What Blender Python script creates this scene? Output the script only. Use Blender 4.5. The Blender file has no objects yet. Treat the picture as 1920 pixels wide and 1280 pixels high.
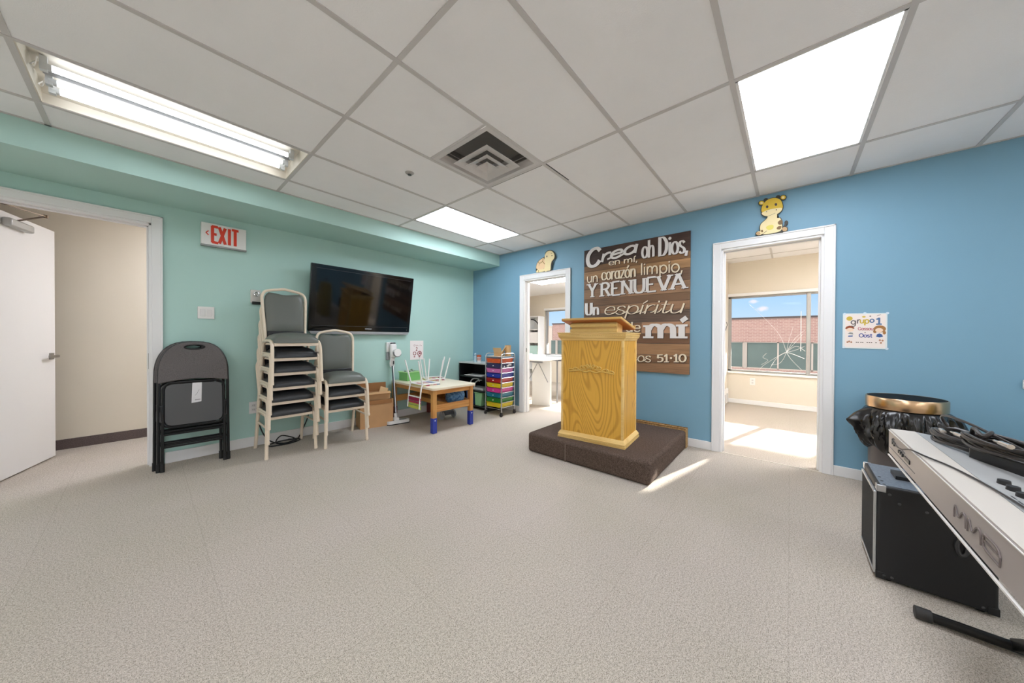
import bpy, bmesh, math, random
from mathutils import Vector, Matrix, noise
PI = math.pi
random.seed(7)
sc = bpy.context.scene
COL = sc.collection

# ---------------------------------------------------------------- camera, sky, sun, exposure
F_PX, CX, CY, YAW, PITCH, ROLL = 599.69, 960.0, 636.32, 0.7164, -0.0068, 0.0044
cd = bpy.data.cameras.new('camera'); cam = bpy.data.objects.new('camera', cd); COL.objects.link(cam)
cd.sensor_width = 36.0; cd.sensor_fit = 'HORIZONTAL'; cd.lens = 36.0 * F_PX / 1920.0
cd.shift_x = (960.0 - CX) / 1920.0; cd.shift_y = (CY - 640.0) / 1920.0
cd.clip_start = 0.05; cd.clip_end = 300
_c, _s = math.cos(YAW), math.sin(YAW)
_fw, _rt, _up = Vector((_c, _s, 0)), Vector((_s, -_c, 0)), Vector((0, 0, 1))
_f2 = _fw * math.cos(PITCH) + _up * math.sin(PITCH); _u2 = _up * math.cos(PITCH) - _fw * math.sin(PITCH)
_R = _rt * math.cos(ROLL) + _u2 * math.sin(ROLL); _U = _u2 * math.cos(ROLL) - _rt * math.sin(ROLL)
cam.matrix_world = Matrix(((_R.x, _U.x, -_f2.x, -3.837), (_R.y, _U.y, -_f2.y, -4.2581), (_R.z, _U.z, -_f2.z, 1.1546), (0, 0, 0, 1)))
sc.camera = cam

sc.view_settings.view_transform = 'Standard'; sc.view_settings.look = 'None'
sc.view_settings.gamma = 1.0; sc.view_settings.use_curve_mapping = False
sc.view_settings.exposure = 0.38
LAMP = 10.5          # brightness of the ceiling light panels
TUBE = 4.0         # brightness of the bare tubes

def lin(c):
    return tuple(((v / 255) / 12.92 if v / 255 <= 0.04045 else ((v / 255 + 0.055) / 1.055) ** 2.4) for v in c[:3])

w = bpy.data.worlds.new('sky'); sc.world = w; w.use_nodes = True
nt = w.node_tree; nt.nodes.clear()
def N(t, typ, **kw):
    n = t.nodes.new(typ)
    for k, v in kw.items():
        setattr(n, k, v)
    return n
out = N(nt, 'ShaderNodeOutputWorld'); bg = N(nt, 'ShaderNodeBackground')
tc = N(nt, 'ShaderNodeTexCoord'); sep = N(nt, 'ShaderNodeSeparateXYZ'); nt.links.new(tc.outputs['Generated'], sep.inputs[0])
ramp = N(nt, 'ShaderNodeValToRGB'); nt.links.new(sep.outputs['Z'], ramp.inputs[0])
ramp.color_ramp.elements[0].position = 0.0; ramp.color_ramp.elements[0].color = (*lin((210, 232, 252)), 1)
ramp.color_ramp.elements[1].position = 0.5; ramp.color_ramp.elements[1].color = (*lin((95, 160, 232)), 1)
e = ramp.color_ramp.elements.new(0.12); e.color = (*lin((168, 212, 250)), 1)
prev = ramp.outputs[0]
for d, rad, st in (((1.250, 0.088, 0.115), 0.0075, 0.9), ((1.268, 0.067, 0.0925), 0.0095, 1.0)):   # two small clouds
    d = Vector(d).normalized()
    sub = N(nt, 'ShaderNodeVectorMath', operation='SUBTRACT'); nt.links.new(tc.outputs['Generated'], sub.inputs[0]); sub.inputs[1].default_value = d
    scl = N(nt, 'ShaderNodeVectorMath', operation='MULTIPLY'); nt.links.new(sub.outputs[0], scl.inputs[0]); scl.inputs[1].default_value = (0.75, 0.75, 1.4)
    ln = N(nt, 'ShaderNodeVectorMath', operation='LENGTH'); nt.links.new(scl.outputs[0], ln.inputs[0])
    nz = N(nt, 'ShaderNodeTexNoise'); nz.inputs['Scale'].default_value = 75; nz.inputs['Detail'].default_value = 4; nt.links.new(tc.outputs['Generated'], nz.inputs['Vector'])
    ml = N(nt, 'ShaderNodeMath', operation='MULTIPLY_ADD'); nt.links.new(nz.outputs['Fac'], ml.inputs[0]); ml.inputs[1].default_value = rad * 1.4; nt.links.new(ln.outputs['Value'], ml.inputs[2])
    mr = N(nt, 'ShaderNodeMapRange'); nt.links.new(ml.outputs[0], mr.inputs['Value']); mr.inputs['From Min'].default_value = rad * 1.75; mr.inputs['From Max'].default_value = rad * 1.05; mr.inputs['To Max'].default_value = st
    mx = N(nt, 'ShaderNodeMix', data_type='RGBA'); nt.links.new(mr.outputs[0], mx.inputs[0]); nt.links.new(prev, mx.inputs[6]); mx.inputs[7].default_value = (*lin((242, 240, 250)), 1)
    prev = mx.outputs[2]
# unseen half of the sky (towards -x) brightened and warmed to light the brick
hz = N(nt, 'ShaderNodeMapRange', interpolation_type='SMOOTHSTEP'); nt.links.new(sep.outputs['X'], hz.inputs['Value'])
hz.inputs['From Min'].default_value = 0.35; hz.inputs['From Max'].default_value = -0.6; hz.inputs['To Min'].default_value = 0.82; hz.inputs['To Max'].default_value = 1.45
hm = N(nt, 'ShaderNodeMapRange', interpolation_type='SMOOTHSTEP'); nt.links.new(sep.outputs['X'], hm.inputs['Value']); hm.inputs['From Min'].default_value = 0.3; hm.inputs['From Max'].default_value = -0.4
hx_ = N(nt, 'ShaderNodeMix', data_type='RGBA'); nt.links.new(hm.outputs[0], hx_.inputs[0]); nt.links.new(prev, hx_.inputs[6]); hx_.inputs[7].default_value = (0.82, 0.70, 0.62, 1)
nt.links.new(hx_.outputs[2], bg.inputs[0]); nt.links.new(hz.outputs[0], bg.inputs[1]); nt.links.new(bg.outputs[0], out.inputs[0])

sl = bpy.data.lights.new('sun', 'SUN'); sun = bpy.data.objects.new('sun', sl); COL.objects.link(sun)
sl.energy = 18.0; sl.angle = math.radians(0.5); sl.color = (1.0, 0.95, 0.86)
sun.location = (20, -9, 12)
SUN_DIR = Vector((-1.0, 0.27, -0.345))
sun.rotation_euler = SUN_DIR.to_track_quat('-Z', 'Y').to_euler()

# ---------------------------------------------------------------- materials
MATS = {}
def mat(name, rgb, rough=0.5, metal=0.0, var=0.0, vscale=8.0, bump=0.0, bscale=60.0, spec=0.5, stretch=(1, 1, 1), rgb2=None, emit=0.0, clear=0.0):
    if name in MATS: return MATS[name]
    m = bpy.data.materials.new(name); m.use_nodes = True; t = m.node_tree; b = t.nodes['Principled BSDF']
    c = lin(rgb); b.inputs['Base Color'].default_value = (*c, 1); b.inputs['Roughness'].default_value = rough
    b.inputs['Metallic'].default_value = metal; b.inputs['Specular IOR Level'].default_value = spec
    if clear: b.inputs['Coat Weight'].default_value = clear; b.inputs['Coat Roughness'].default_value = 0.1
    if emit: b.inputs['Emission Color'].default_value = (*c, 1); b.inputs['Emission Strength'].default_value = emit
    m.diffuse_color = (*c, 1)
    if var or bump or rgb2:
        tcn = N(t, 'ShaderNodeTexCoord'); mp = N(t, 'ShaderNodeMapping'); t.links.new(tcn.outputs['Object'], mp.inputs[0]); mp.inputs['Scale'].default_value = stretch
    if var or rgb2:
        nz = N(t, 'ShaderNodeTexNoise'); nz.inputs['Scale'].default_value = vscale; nz.inputs['Detail'].default_value = 5; t.links.new(mp.outputs[0], nz.inputs['Vector'])
        rp = N(t, 'ShaderNodeValToRGB'); t.links.new(nz.outputs['Fac'], rp.inputs[0])
        c2 = lin(rgb2) if rgb2 else tuple(v * (1 - var) for v in c); c1 = c if rgb2 else tuple(min(1, v * (1 + var)) for v in c)
        rp.color_ramp.elements[0].position = 0.3; rp.color_ramp.elements[0].color = (*c2, 1)
        rp.color_ramp.elements[1].position = 0.7; rp.color_ramp.elements[1].color = (*c1, 1)
        t.links.new(rp.outputs[0], b.inputs['Base Color'])
    if bump:
        nb = N(t, 'ShaderNodeTexNoise'); nb.inputs['Scale'].default_value = bscale; nb.inputs['Detail'].default_value = 4; t.links.new(mp.outputs[0], nb.inputs['Vector'])
        bp = N(t, 'ShaderNodeBump'); bp.inputs['Strength'].default_value = bump; bp.inputs['Distance'].default_value = 0.01
        t.links.new(nb.outputs['Fac'], bp.inputs['Height']); t.links.new(bp.outputs[0], b.inputs['Normal'])
    MATS[name] = m
    return m

def wood(name, rgb, rgb2, axis='Z', scale=7.0, rough=0.45, dist=5.0, clear=0.0, lines=0.0):
    if name in MATS: return MATS[name]
    m = bpy.data.materials.new(name); m.use_nodes = True; t = m.node_tree; b = t.nodes['Principled BSDF']
    tcn = N(t, 'ShaderNodeTexCoord'); mp = N(t, 'ShaderNodeMapping'); t.links.new(tcn.outputs['Object'], mp.inputs[0])
    s = {'X': (0.22, 1, 1), 'Y': (1, 0.22, 1), 'Z': (1, 1, 0.22)}[axis]; mp.inputs['Scale'].default_value = s
    nz = N(t, 'ShaderNodeTexNoise'); nz.inputs['Scale'].default_value = 3.2; nz.inputs['Detail'].default_value = 3; t.links.new(mp.outputs[0], nz.inputs['Vector'])
    ml = N(t, 'ShaderNodeMath', operation='MULTIPLY'); t.links.new(nz.outputs['Fac'], ml.inputs[0]); ml.inputs[1].default_value = scale * dist
    sn = N(t, 'ShaderNodeMath', operation='SINE'); t.links.new(ml.outputs[0], sn.inputs[0])
    s2 = tuple(v * (1 if v < 1 else 1) for v in s)
    mp2 = N(t, 'ShaderNodeMapping'); t.links.new(tcn.outputs['Object'], mp2.inputs[0]); mp2.inputs['Scale'].default_value = tuple(4 if v < 1 else 120 for v in s)
    n2 = N(t, 'ShaderNodeTexNoise'); n2.inputs['Scale'].default_value = 1.0; n2.inputs['Detail'].default_value = 3; t.links.new(mp2.outputs[0], n2.inputs['Vector'])
    ad = N(t, 'ShaderNodeMath', operation='MULTIPLY_ADD'); t.links.new(sn.outputs[0], ad.inputs[0]); ad.inputs[1].default_value = 0.2; t.links.new(n2.outputs['Fac'], ad.inputs[2])
    rp = N(t, 'ShaderNodeValToRGB'); t.links.new(ad.outputs[0], rp.inputs[0])
    rp.color_ramp.elements[0].position = 0.22; rp.color_ramp.elements[0].color = (*lin(rgb2), 1)
    rp.color_ramp.elements[1].position = 0.62; rp.color_ramp.elements[1].color = (*lin(rgb), 1)
    last = rp.outputs[0]
    if lines:                                # thin flame-shaped grain lines
        n3 = N(t, 'ShaderNodeTexNoise'); n3.inputs['Scale'].default_value = 2.6; n3.inputs['Detail'].default_value = 1.0; t.links.new(mp.outputs[0], n3.inputs['Vector'])
        m3 = N(t, 'ShaderNodeMath', operation='MULTIPLY'); t.links.new(n3.outputs['Fac'], m3.inputs[0]); m3.inputs[1].default_value = lines
        s3 = N(t, 'ShaderNodeMath', operation='SINE'); t.links.new(m3.outputs[0], s3.inputs[0])
        r3 = N(t, 'ShaderNodeValToRGB'); t.links.new(s3.outputs[0], r3.inputs[0]); r3.color_ramp.elements[0].position = 0.0; r3.color_ramp.elements[0].color = (1, 1, 1, 1); r3.color_ramp.elements[1].position = 0.95; r3.color_ramp.elements[1].color = (0.78, 0.72, 0.62, 1)
        x3 = N(t, 'ShaderNodeMix', data_type='RGBA', blend_type='MULTIPLY'); x3.inputs[0].default_value = 1; t.links.new(last, x3.inputs[6]); t.links.new(r3.outputs[0], x3.inputs[7]); last = x3.outputs[2]
    t.links.new(last, b.inputs['Base Color']); b.inputs['Roughness'].default_value = rough
    if clear: b.inputs['Coat Weight'].default_value = clear; b.inputs['Coat Roughness'].default_value = 0.15
    m.diffuse_color = (*lin(rgb), 1); MATS[name] = m
    return m

def emitter(name, rgb, strength):
    if name in MATS: return MATS[name]
    m = bpy.data.materials.new(name); m.use_nodes = True; t = m.node_tree; b = t.nodes['Principled BSDF']
    b.inputs['Base Color'].default_value = (0.9, 0.9, 0.88, 1)
    b.inputs['Emission Color'].default_value = (*lin(rgb), 1); b.inputs['Emission Strength'].default_value = strength
    MATS[name] = m
    return m

def glass(name, tint=(255, 255, 255), refl=0.08):
    if name in MATS: return MATS[name]
    m = bpy.data.materials.new(name); m.use_nodes = True; t = m.node_tree; t.nodes.clear()
    o = N(t, 'ShaderNodeOutputMaterial'); tr = N(t, 'ShaderNodeBsdfTransparent'); gl = N(t, 'ShaderNodeBsdfGlossy'); mx = N(t, 'ShaderNodeMixShader')
    tr.inputs[0].default_value = (*lin(tint), 1); gl.inputs['Roughness'].default_value = 0.02
    fr = N(t, 'ShaderNodeFresnel'); fr.inputs[0].default_value = 1.12
    t.links.new(fr.outputs[0], mx.inputs[0]); t.links.new(tr.outputs[0], mx.inputs[1]); t.links.new(gl.outputs[0], mx.inputs[2]); t.links.new(mx.outputs[0], o.inputs[0])
    MATS[name] = m
    return m

def carpet(name, rgb, dark, light, fscale=150.0, seams=0.0):
    if name in MATS: return MATS[name]
    m = bpy.data.materials.new(name); m.use_nodes = True; t = m.node_tree; b = t.nodes['Principled BSDF']
    tcn = N(t, 'ShaderNodeTexCoord')
    n1 = N(t, 'ShaderNodeTexNoise'); n1.inputs['Scale'].default_value = fscale; n1.inputs['Detail'].default_value = 2.0; n1.inputs['Roughness'].default_value = 0.7; t.links.new(tcn.outputs['Object'], n1.inputs['Vector'])
    rp = N(t, 'ShaderNodeValToRGB'); t.links.new(n1.outputs['Fac'], rp.inputs[0])
    rp.color_ramp.elements[0].position = 0.33; rp.color_ramp.elements[0].color = (*lin(dark), 1)
    rp.color_ramp.elements[1].position = 0.66; rp.color_ramp.elements[1].color = (*lin(light), 1)
    e = rp.color_ramp.elements.new(0.46); e.color = (*lin(rgb), 1)
    n4 = N(t, 'ShaderNodeTexNoise'); n4.inputs['Scale'].default_value = fscale * 0.36; n4.inputs['Detail'].default_value = 5; n4.inputs['Roughness'].default_value = 0.75; t.links.new(tcn.outputs['Object'], n4.inputs['Vector'])
    r4 = N(t, 'ShaderNodeValToRGB'); t.links.new(n4.outputs['Fac'], r4.inputs[0]); r4.color_ramp.elements[0].position = 0.36; r4.color_ramp.elements[0].color = (0.70, 0.68, 0.66, 1); r4.color_ramp.elements[1].position = 0.56; r4.color_ramp.elements[1].color = (1.05, 1.05, 1.05, 1)
    x4 = N(t, 'ShaderNodeMix', data_type='RGBA', blend_type='MULTIPLY'); x4.inputs[0].default_value = 1; t.links.new(rp.outputs[0], x4.inputs[6]); t.links.new(r4.outputs[0], x4.inputs[7])
    n2 = N(t, 'ShaderNodeTexNoise'); n2.inputs['Scale'].default_value = 1.1; n2.inputs['Detail'].default_value = 5; t.links.new(tcn.outputs['Object'], n2.inputs['Vector'])
    r2 = N(t, 'ShaderNodeValToRGB'); t.links.new(n2.outputs['Fac'], r2.inputs[0])
    r2.color_ramp.elements[0].position = 0.35; r2.color_ramp.elements[0].color = (0.93, 0.93, 0.90, 1)
    r2.color_ramp.elements[1].position = 0.7; r2.color_ramp.elements[1].color = (1.0, 0.98, 1.0, 1)
    mx = N(t, 'ShaderNodeMix', data_type='RGBA', blend_type='MULTIPLY'); mx.inputs[0].default_value = 1; t.links.new(x4.outputs[2], mx.inputs[6]); t.links.new(r2.outputs[0], mx.inputs[7])
    last = mx.outputs[2]
    if seams:
        br = N(t, 'ShaderNodeTexBrick'); br.offset = 0.0; mps = N(t, 'ShaderNodeMapping'); mps.inputs['Location'].default_value = (2.40, 2.43, 0); t.links.new(tcn.outputs['Object'], mps.inputs[0]); br.inputs['Scale'].default_value = 1.0; br.inputs['Mortar Size'].default_value = 0.0022; br.inputs['Mortar Smooth'].default_value = 0.6
        br.inputs['Brick Width'].default_value = seams; br.inputs['Row Height'].default_value = seams
        br.inputs['Color1'].default_value = (1, 1, 1, 1); br.inputs['Color2'].default_value = (0.975, 0.975, 0.97, 1); br.inputs['Mortar'].default_value = (0.87, 0.86, 0.85, 1)
        t.links.new(mps.outputs[0], br.inputs['Vector'])
        m2 = N(t, 'ShaderNodeMix', data_type='RGBA', blend_type='MULTIPLY'); m2.inputs[0].default_value = 1; t.links.new(last, m2.inputs[6]); t.links.new(br.outputs['Color'], m2.inputs[7]); last = m2.outputs[2]
    t.links.new(last, b.inputs['Base Color']); b.inputs['Roughness'].default_value = 0.95; b.inputs['Specular IOR Level'].default_value = 0.1
    bp = N(t, 'ShaderNodeBump'); bp.inputs['Strength'].default_value = 0.35; bp.inputs['Distance'].default_value = 0.004
    t.links.new(n1.outputs['Fac'], bp.inputs['Height']); t.links.new(bp.outputs[0], b.inputs['Normal'])
    MATS[name] = m
    return m

def brick(name, c1, c2, mortar):
    m = bpy.data.materials.new(name); m.use_nodes = True; t = m.node_tree; b = t.nodes['Principled BSDF']
    tcn = N(t, 'ShaderNodeTexCoord'); mp = N(t, 'ShaderNodeMapping'); mp.inputs['Rotation'].default_value = (PI / 2, 0, PI / 2); mp.vector_type = 'TEXTURE'
    t.links.new(tcn.outputs['Object'], mp.inputs[0])
    br = N(t, 'ShaderNodeTexBrick'); br.inputs['Scale'].default_value = 1.0; br.inputs['Brick Width'].default_value = 0.21; br.inputs['Row Height'].default_value = 0.075; br.inputs['Mortar Size'].default_value = 0.010
    br.inputs['Color1'].default_value = (*lin(c1), 1); br.inputs['Color2'].default_value = (*lin(c2), 1); br.inputs['Mortar'].default_value = (*lin(mortar), 1)
    t.links.new(mp.outputs[0], br.inputs['Vector']); t.links.new(br.outputs['Color'], b.inputs['Base Color']); b.inputs['Roughness'].default_value = 0.9
    return m

# ---------------------------------------------------------------- mesh helper
def catmull(p, n=6, closed=False):
    p = [Vector(q) for q in p]; L = len(p); o = []
    if L < 3: return p
    rng = range(L) if closed else range(L - 1)
    for i in rng:
        if closed: a, b, c, d = p[(i - 1) % L], p[i], p[(i + 1) % L], p[(i + 2) % L]
        else: a, b, c, d = p[max(i - 1, 0)], p[i], p[i + 1], p[min(i + 2, L - 1)]
        for k in range(n):
            u = k / n
            o.append(0.5 * ((2 * b) + (c - a) * u + (2 * a - 5 * b + 4 * c - d) * u * u + (3 * b - a - 3 * c + d) * u ** 3))
    if not closed: o.append(p[-1])
    return o

class B:
    def __init__(self): self.bm = bmesh.new()
    def face(self, vs, m=0):
        try:
            f = self.bm.faces.new(vs); f.material_index = m; return f
        except ValueError: return None
    def box(self, x0, x1, y0, y1, z0, z1, m=0, M=None):
        co = [(x0, y0, z0), (x1, y0, z0), (x1, y1, z0), (x0, y1, z0), (x0, y0, z1), (x1, y0, z1), (x1, y1, z1), (x0, y1, z1)]
        v = [self.bm.verts.new(M @ Vector(c) if M else c) for c in co]
        for q in ((0, 3, 2, 1), (4, 5, 6, 7), (0, 1, 5, 4), (1, 2, 6, 5), (2, 3, 7, 6), (3, 0, 4, 7)): self.face([v[i] for i in q], m)
        return self
    def bar(self, p0, p1, w, h, m=0, up=(0, 0, 1)):
        p0, p1 = Vector(p0), Vector(p1); d = p1 - p0; z = d.normalized(); u = Vector(up)
        if abs(z.dot(u)) > 0.98: u = Vector((1, 0, 0))
        x = u.cross(z).normalized(); y = z.cross(x)
        M = Matrix(((x.x, y.x, z.x, p0.x), (x.y, y.y, z.y, p0.y), (x.z, y.z, z.z, p0.z), (0, 0, 0, 1)))
        return self.box(-w / 2, w / 2, -h / 2, h / 2, 0, d.length, m, M)
    def tube(self, pts, r, n=8, m=0, closed=False, caps=True):
        pts = [Vector(p) for p in pts]; L = len(pts); rings = []; rr = r if isinstance(r, (list, tuple)) else [r] * L
        T = []
        for i in range(L):
            a = pts[(i - 1) % L] if closed else pts[max(i - 1, 0)]; b = pts[(i + 1) % L] if closed else pts[min(i + 1, L - 1)]
            T.append((b - a).normalized() if (b - a).length > 1e-9 else Vector((0, 0, 1)))
        ref = Vector((0, 0, 1)) if abs(T[0].z) < 0.9 else Vector((1, 0, 0))
        x = ref.cross(T[0]).normalized()
        for i in range(L):
            x = (x - T[i] * x.dot(T[i])); x = x.normalized() if x.length > 1e-6 else T[i].orthogonal().normalized()
            y = T[i].cross(x)
            rings.append([self.bm.verts.new(pts[i] + (x * math.cos(2 * PI * k / n) + y * math.sin(2 * PI * k / n)) * rr[i]) for k in range(n)])
        for i in range(L if closed else L - 1):
            a, b = rings[i], rings[(i + 1) % L]
            for k in range(n): self.face([a[k], a[(k + 1) % n], b[(k + 1) % n], b[k]], m)
        if not closed and caps:
            self.face(list(reversed(rings[0])), m); self.face(rings[-1], m)
        return self
    def cyl(self, p0, p1, r, n=16, m=0, r1=None):
        return self.tube([p0, p1], [r, r if r1 is None else r1], n, m)
    def lathe(self, prof, n=24, c=(0, 0, 0), m=0, M=None):
        c = Vector(c); rings = []
        for r, z in prof:
            rings.append([self.bm.verts.new((M @ v if M else v) + c) for v in [Vector((r * math.cos(2 * PI * k / n), r * math.sin(2 * PI * k / n), z)) for k in range(n)]])
        for a, b in zip(rings, rings[1:]):
            for k in range(n): self.face([a[k], a[(k + 1) % n], b[(k + 1) % n], b[k]], m)
        if prof[0][0] > 1e-6: self.face(list(reversed(rings[0])), m)
        if prof[-1][0] > 1e-6: self.face(rings[-1], m)
        return self
    def prism(self, poly, h, M=None, m=0, h0=0.0):
        a = [self.bm.verts.new(M @ Vector((p[0], p[1], h0)) if M else (p[0], p[1], h0)) for p in poly]
        b = [self.bm.verts.new(M @ Vector((p[0], p[1], h)) if M else (p[0], p[1], h)) for p in poly]
        L = len(poly)
        for i in range(L): self.face([a[i], a[(i + 1) % L], b[(i + 1) % L], b[i]], m)
        fs = [f for f in (self.face(list(reversed(a)), m), self.face(b, m)) if f]
        bmesh.ops.triangulate(self.bm, faces=fs)
        return self
    def ball(self, c, r, m=0, sub=2, jit=0.0):
        r = r if isinstance(r, (list, tuple)) else (r, r, r)
        g = bmesh.ops.create_icosphere(self.bm, subdivisions=sub, radius=1.0)
        for v in g['verts']:
            k = 1 + jit * noise.noise(v.co * 2.3 + Vector(c) * 5); v.co = Vector((v.co.x * r[0] * k, v.co.y * r[1] * k, v.co.z * r[2] * k)) + Vector(c)
        for f in {f for v in g['verts'] for f in v.link_faces}: f.material_index = m
        return self
    def out(self, name, mats, parent=None, bevel=0.0, seg=2, smooth=40, loc=None, sub=0):
        bmesh.ops.recalc_face_normals(self.bm, faces=self.bm.faces[:])
        me = bpy.data.meshes.new(name); self.bm.to_mesh(me); self.bm.free()
        for q in (mats if isinstance(mats, (list, tuple)) else [mats]): me.materials.append(q)
        o = bpy.data.objects.new(name, me); COL.objects.link(o)
        if smooth:
            me.polygons.foreach_set('use_smooth', [True] * len(me.polygons)); me.set_sharp_from_angle(angle=math.radians(smooth))
        if parent: o.parent = parent
        if loc: o.location = loc
        if bevel:
            b = o.modifiers.new('bevel', 'BEVEL'); b.width = bevel; b.segments = seg; b.limit_method = 'ANGLE'; b.angle_limit = math.radians(40); b.harden_normals = False
        if sub:
            s = o.modifiers.new('sub', 'SUBSURF'); s.levels = sub; s.render_levels = sub
        return o

def thing(name, label, cat, loc=(0, 0, 0), rz=0.0, group=None, rot=None):
    o = bpy.data.objects.new(name, None); COL.objects.link(o); o.empty_display_size = 0.1
    o.location = loc; o.rotation_euler = rot if rot else (0, 0, rz); o['label'] = label; o['category'] = cat
    if group: o['group'] = group
    return o
def tag(o, label, cat, group=None, kind=None):
    o['label'] = label; o['category'] = cat
    if group: o['group'] = group
    if kind: o['kind'] = kind
    return o
def struct(o):
    o['kind'] = 'structure'; return o
def dup(root, loc, rz=None, label=None, group=None):
    r = root.copy(); COL.objects.link(r); r.location = loc
    if rz is not None: r.rotation_euler = (r.rotation_euler.x, r.rotation_euler.y, rz)
    if label: r['label'] = label
    if group: r['group'] = group
    for ch in list(root.children):
        c = ch.copy(); COL.objects.link(c); c.parent = r
        for g in list(ch.children):
            d = g.copy(); COL.objects.link(d); d.parent = c
    return r
def ell(cx, cy, rx, ry, n=24, a0=0, a1=2 * PI):
    return [(cx + rx * math.cos(a0 + (a1 - a0) * k / n), cy + ry * math.sin(a0 + (a1 - a0) * k / n)) for k in range(n)]
def rrect(x0, x1, y0, y1, r, n=5):
    p = []
    for cx, cy, a in ((x1 - r, y1 - r, 0), (x0 + r, y1 - r, PI / 2), (x0 + r, y0 + r, PI), (x1 - r, y0 + r, 3 * PI / 2)):
        p += [(cx + r * math.cos(a + PI / 2 * k / n), cy + r * math.sin(a + PI / 2 * k / n)) for k in range(n + 1)]
    return p
# frames that stand a flat drawing (s to the right, t up, height out of the wall) on a wall
def on_left_wall(x, y, z):  return Matrix(((1, 0, 0, x), (0, 0, -1, y), (0, 1, 0, z), (0, 0, 0, 1)))
def on_right_wall(x, y, z): return Matrix(((0, 0, -1, x), (-1, 0, 0, y), (0, 1, 0, z), (0, 0, 0, 1)))

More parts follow.
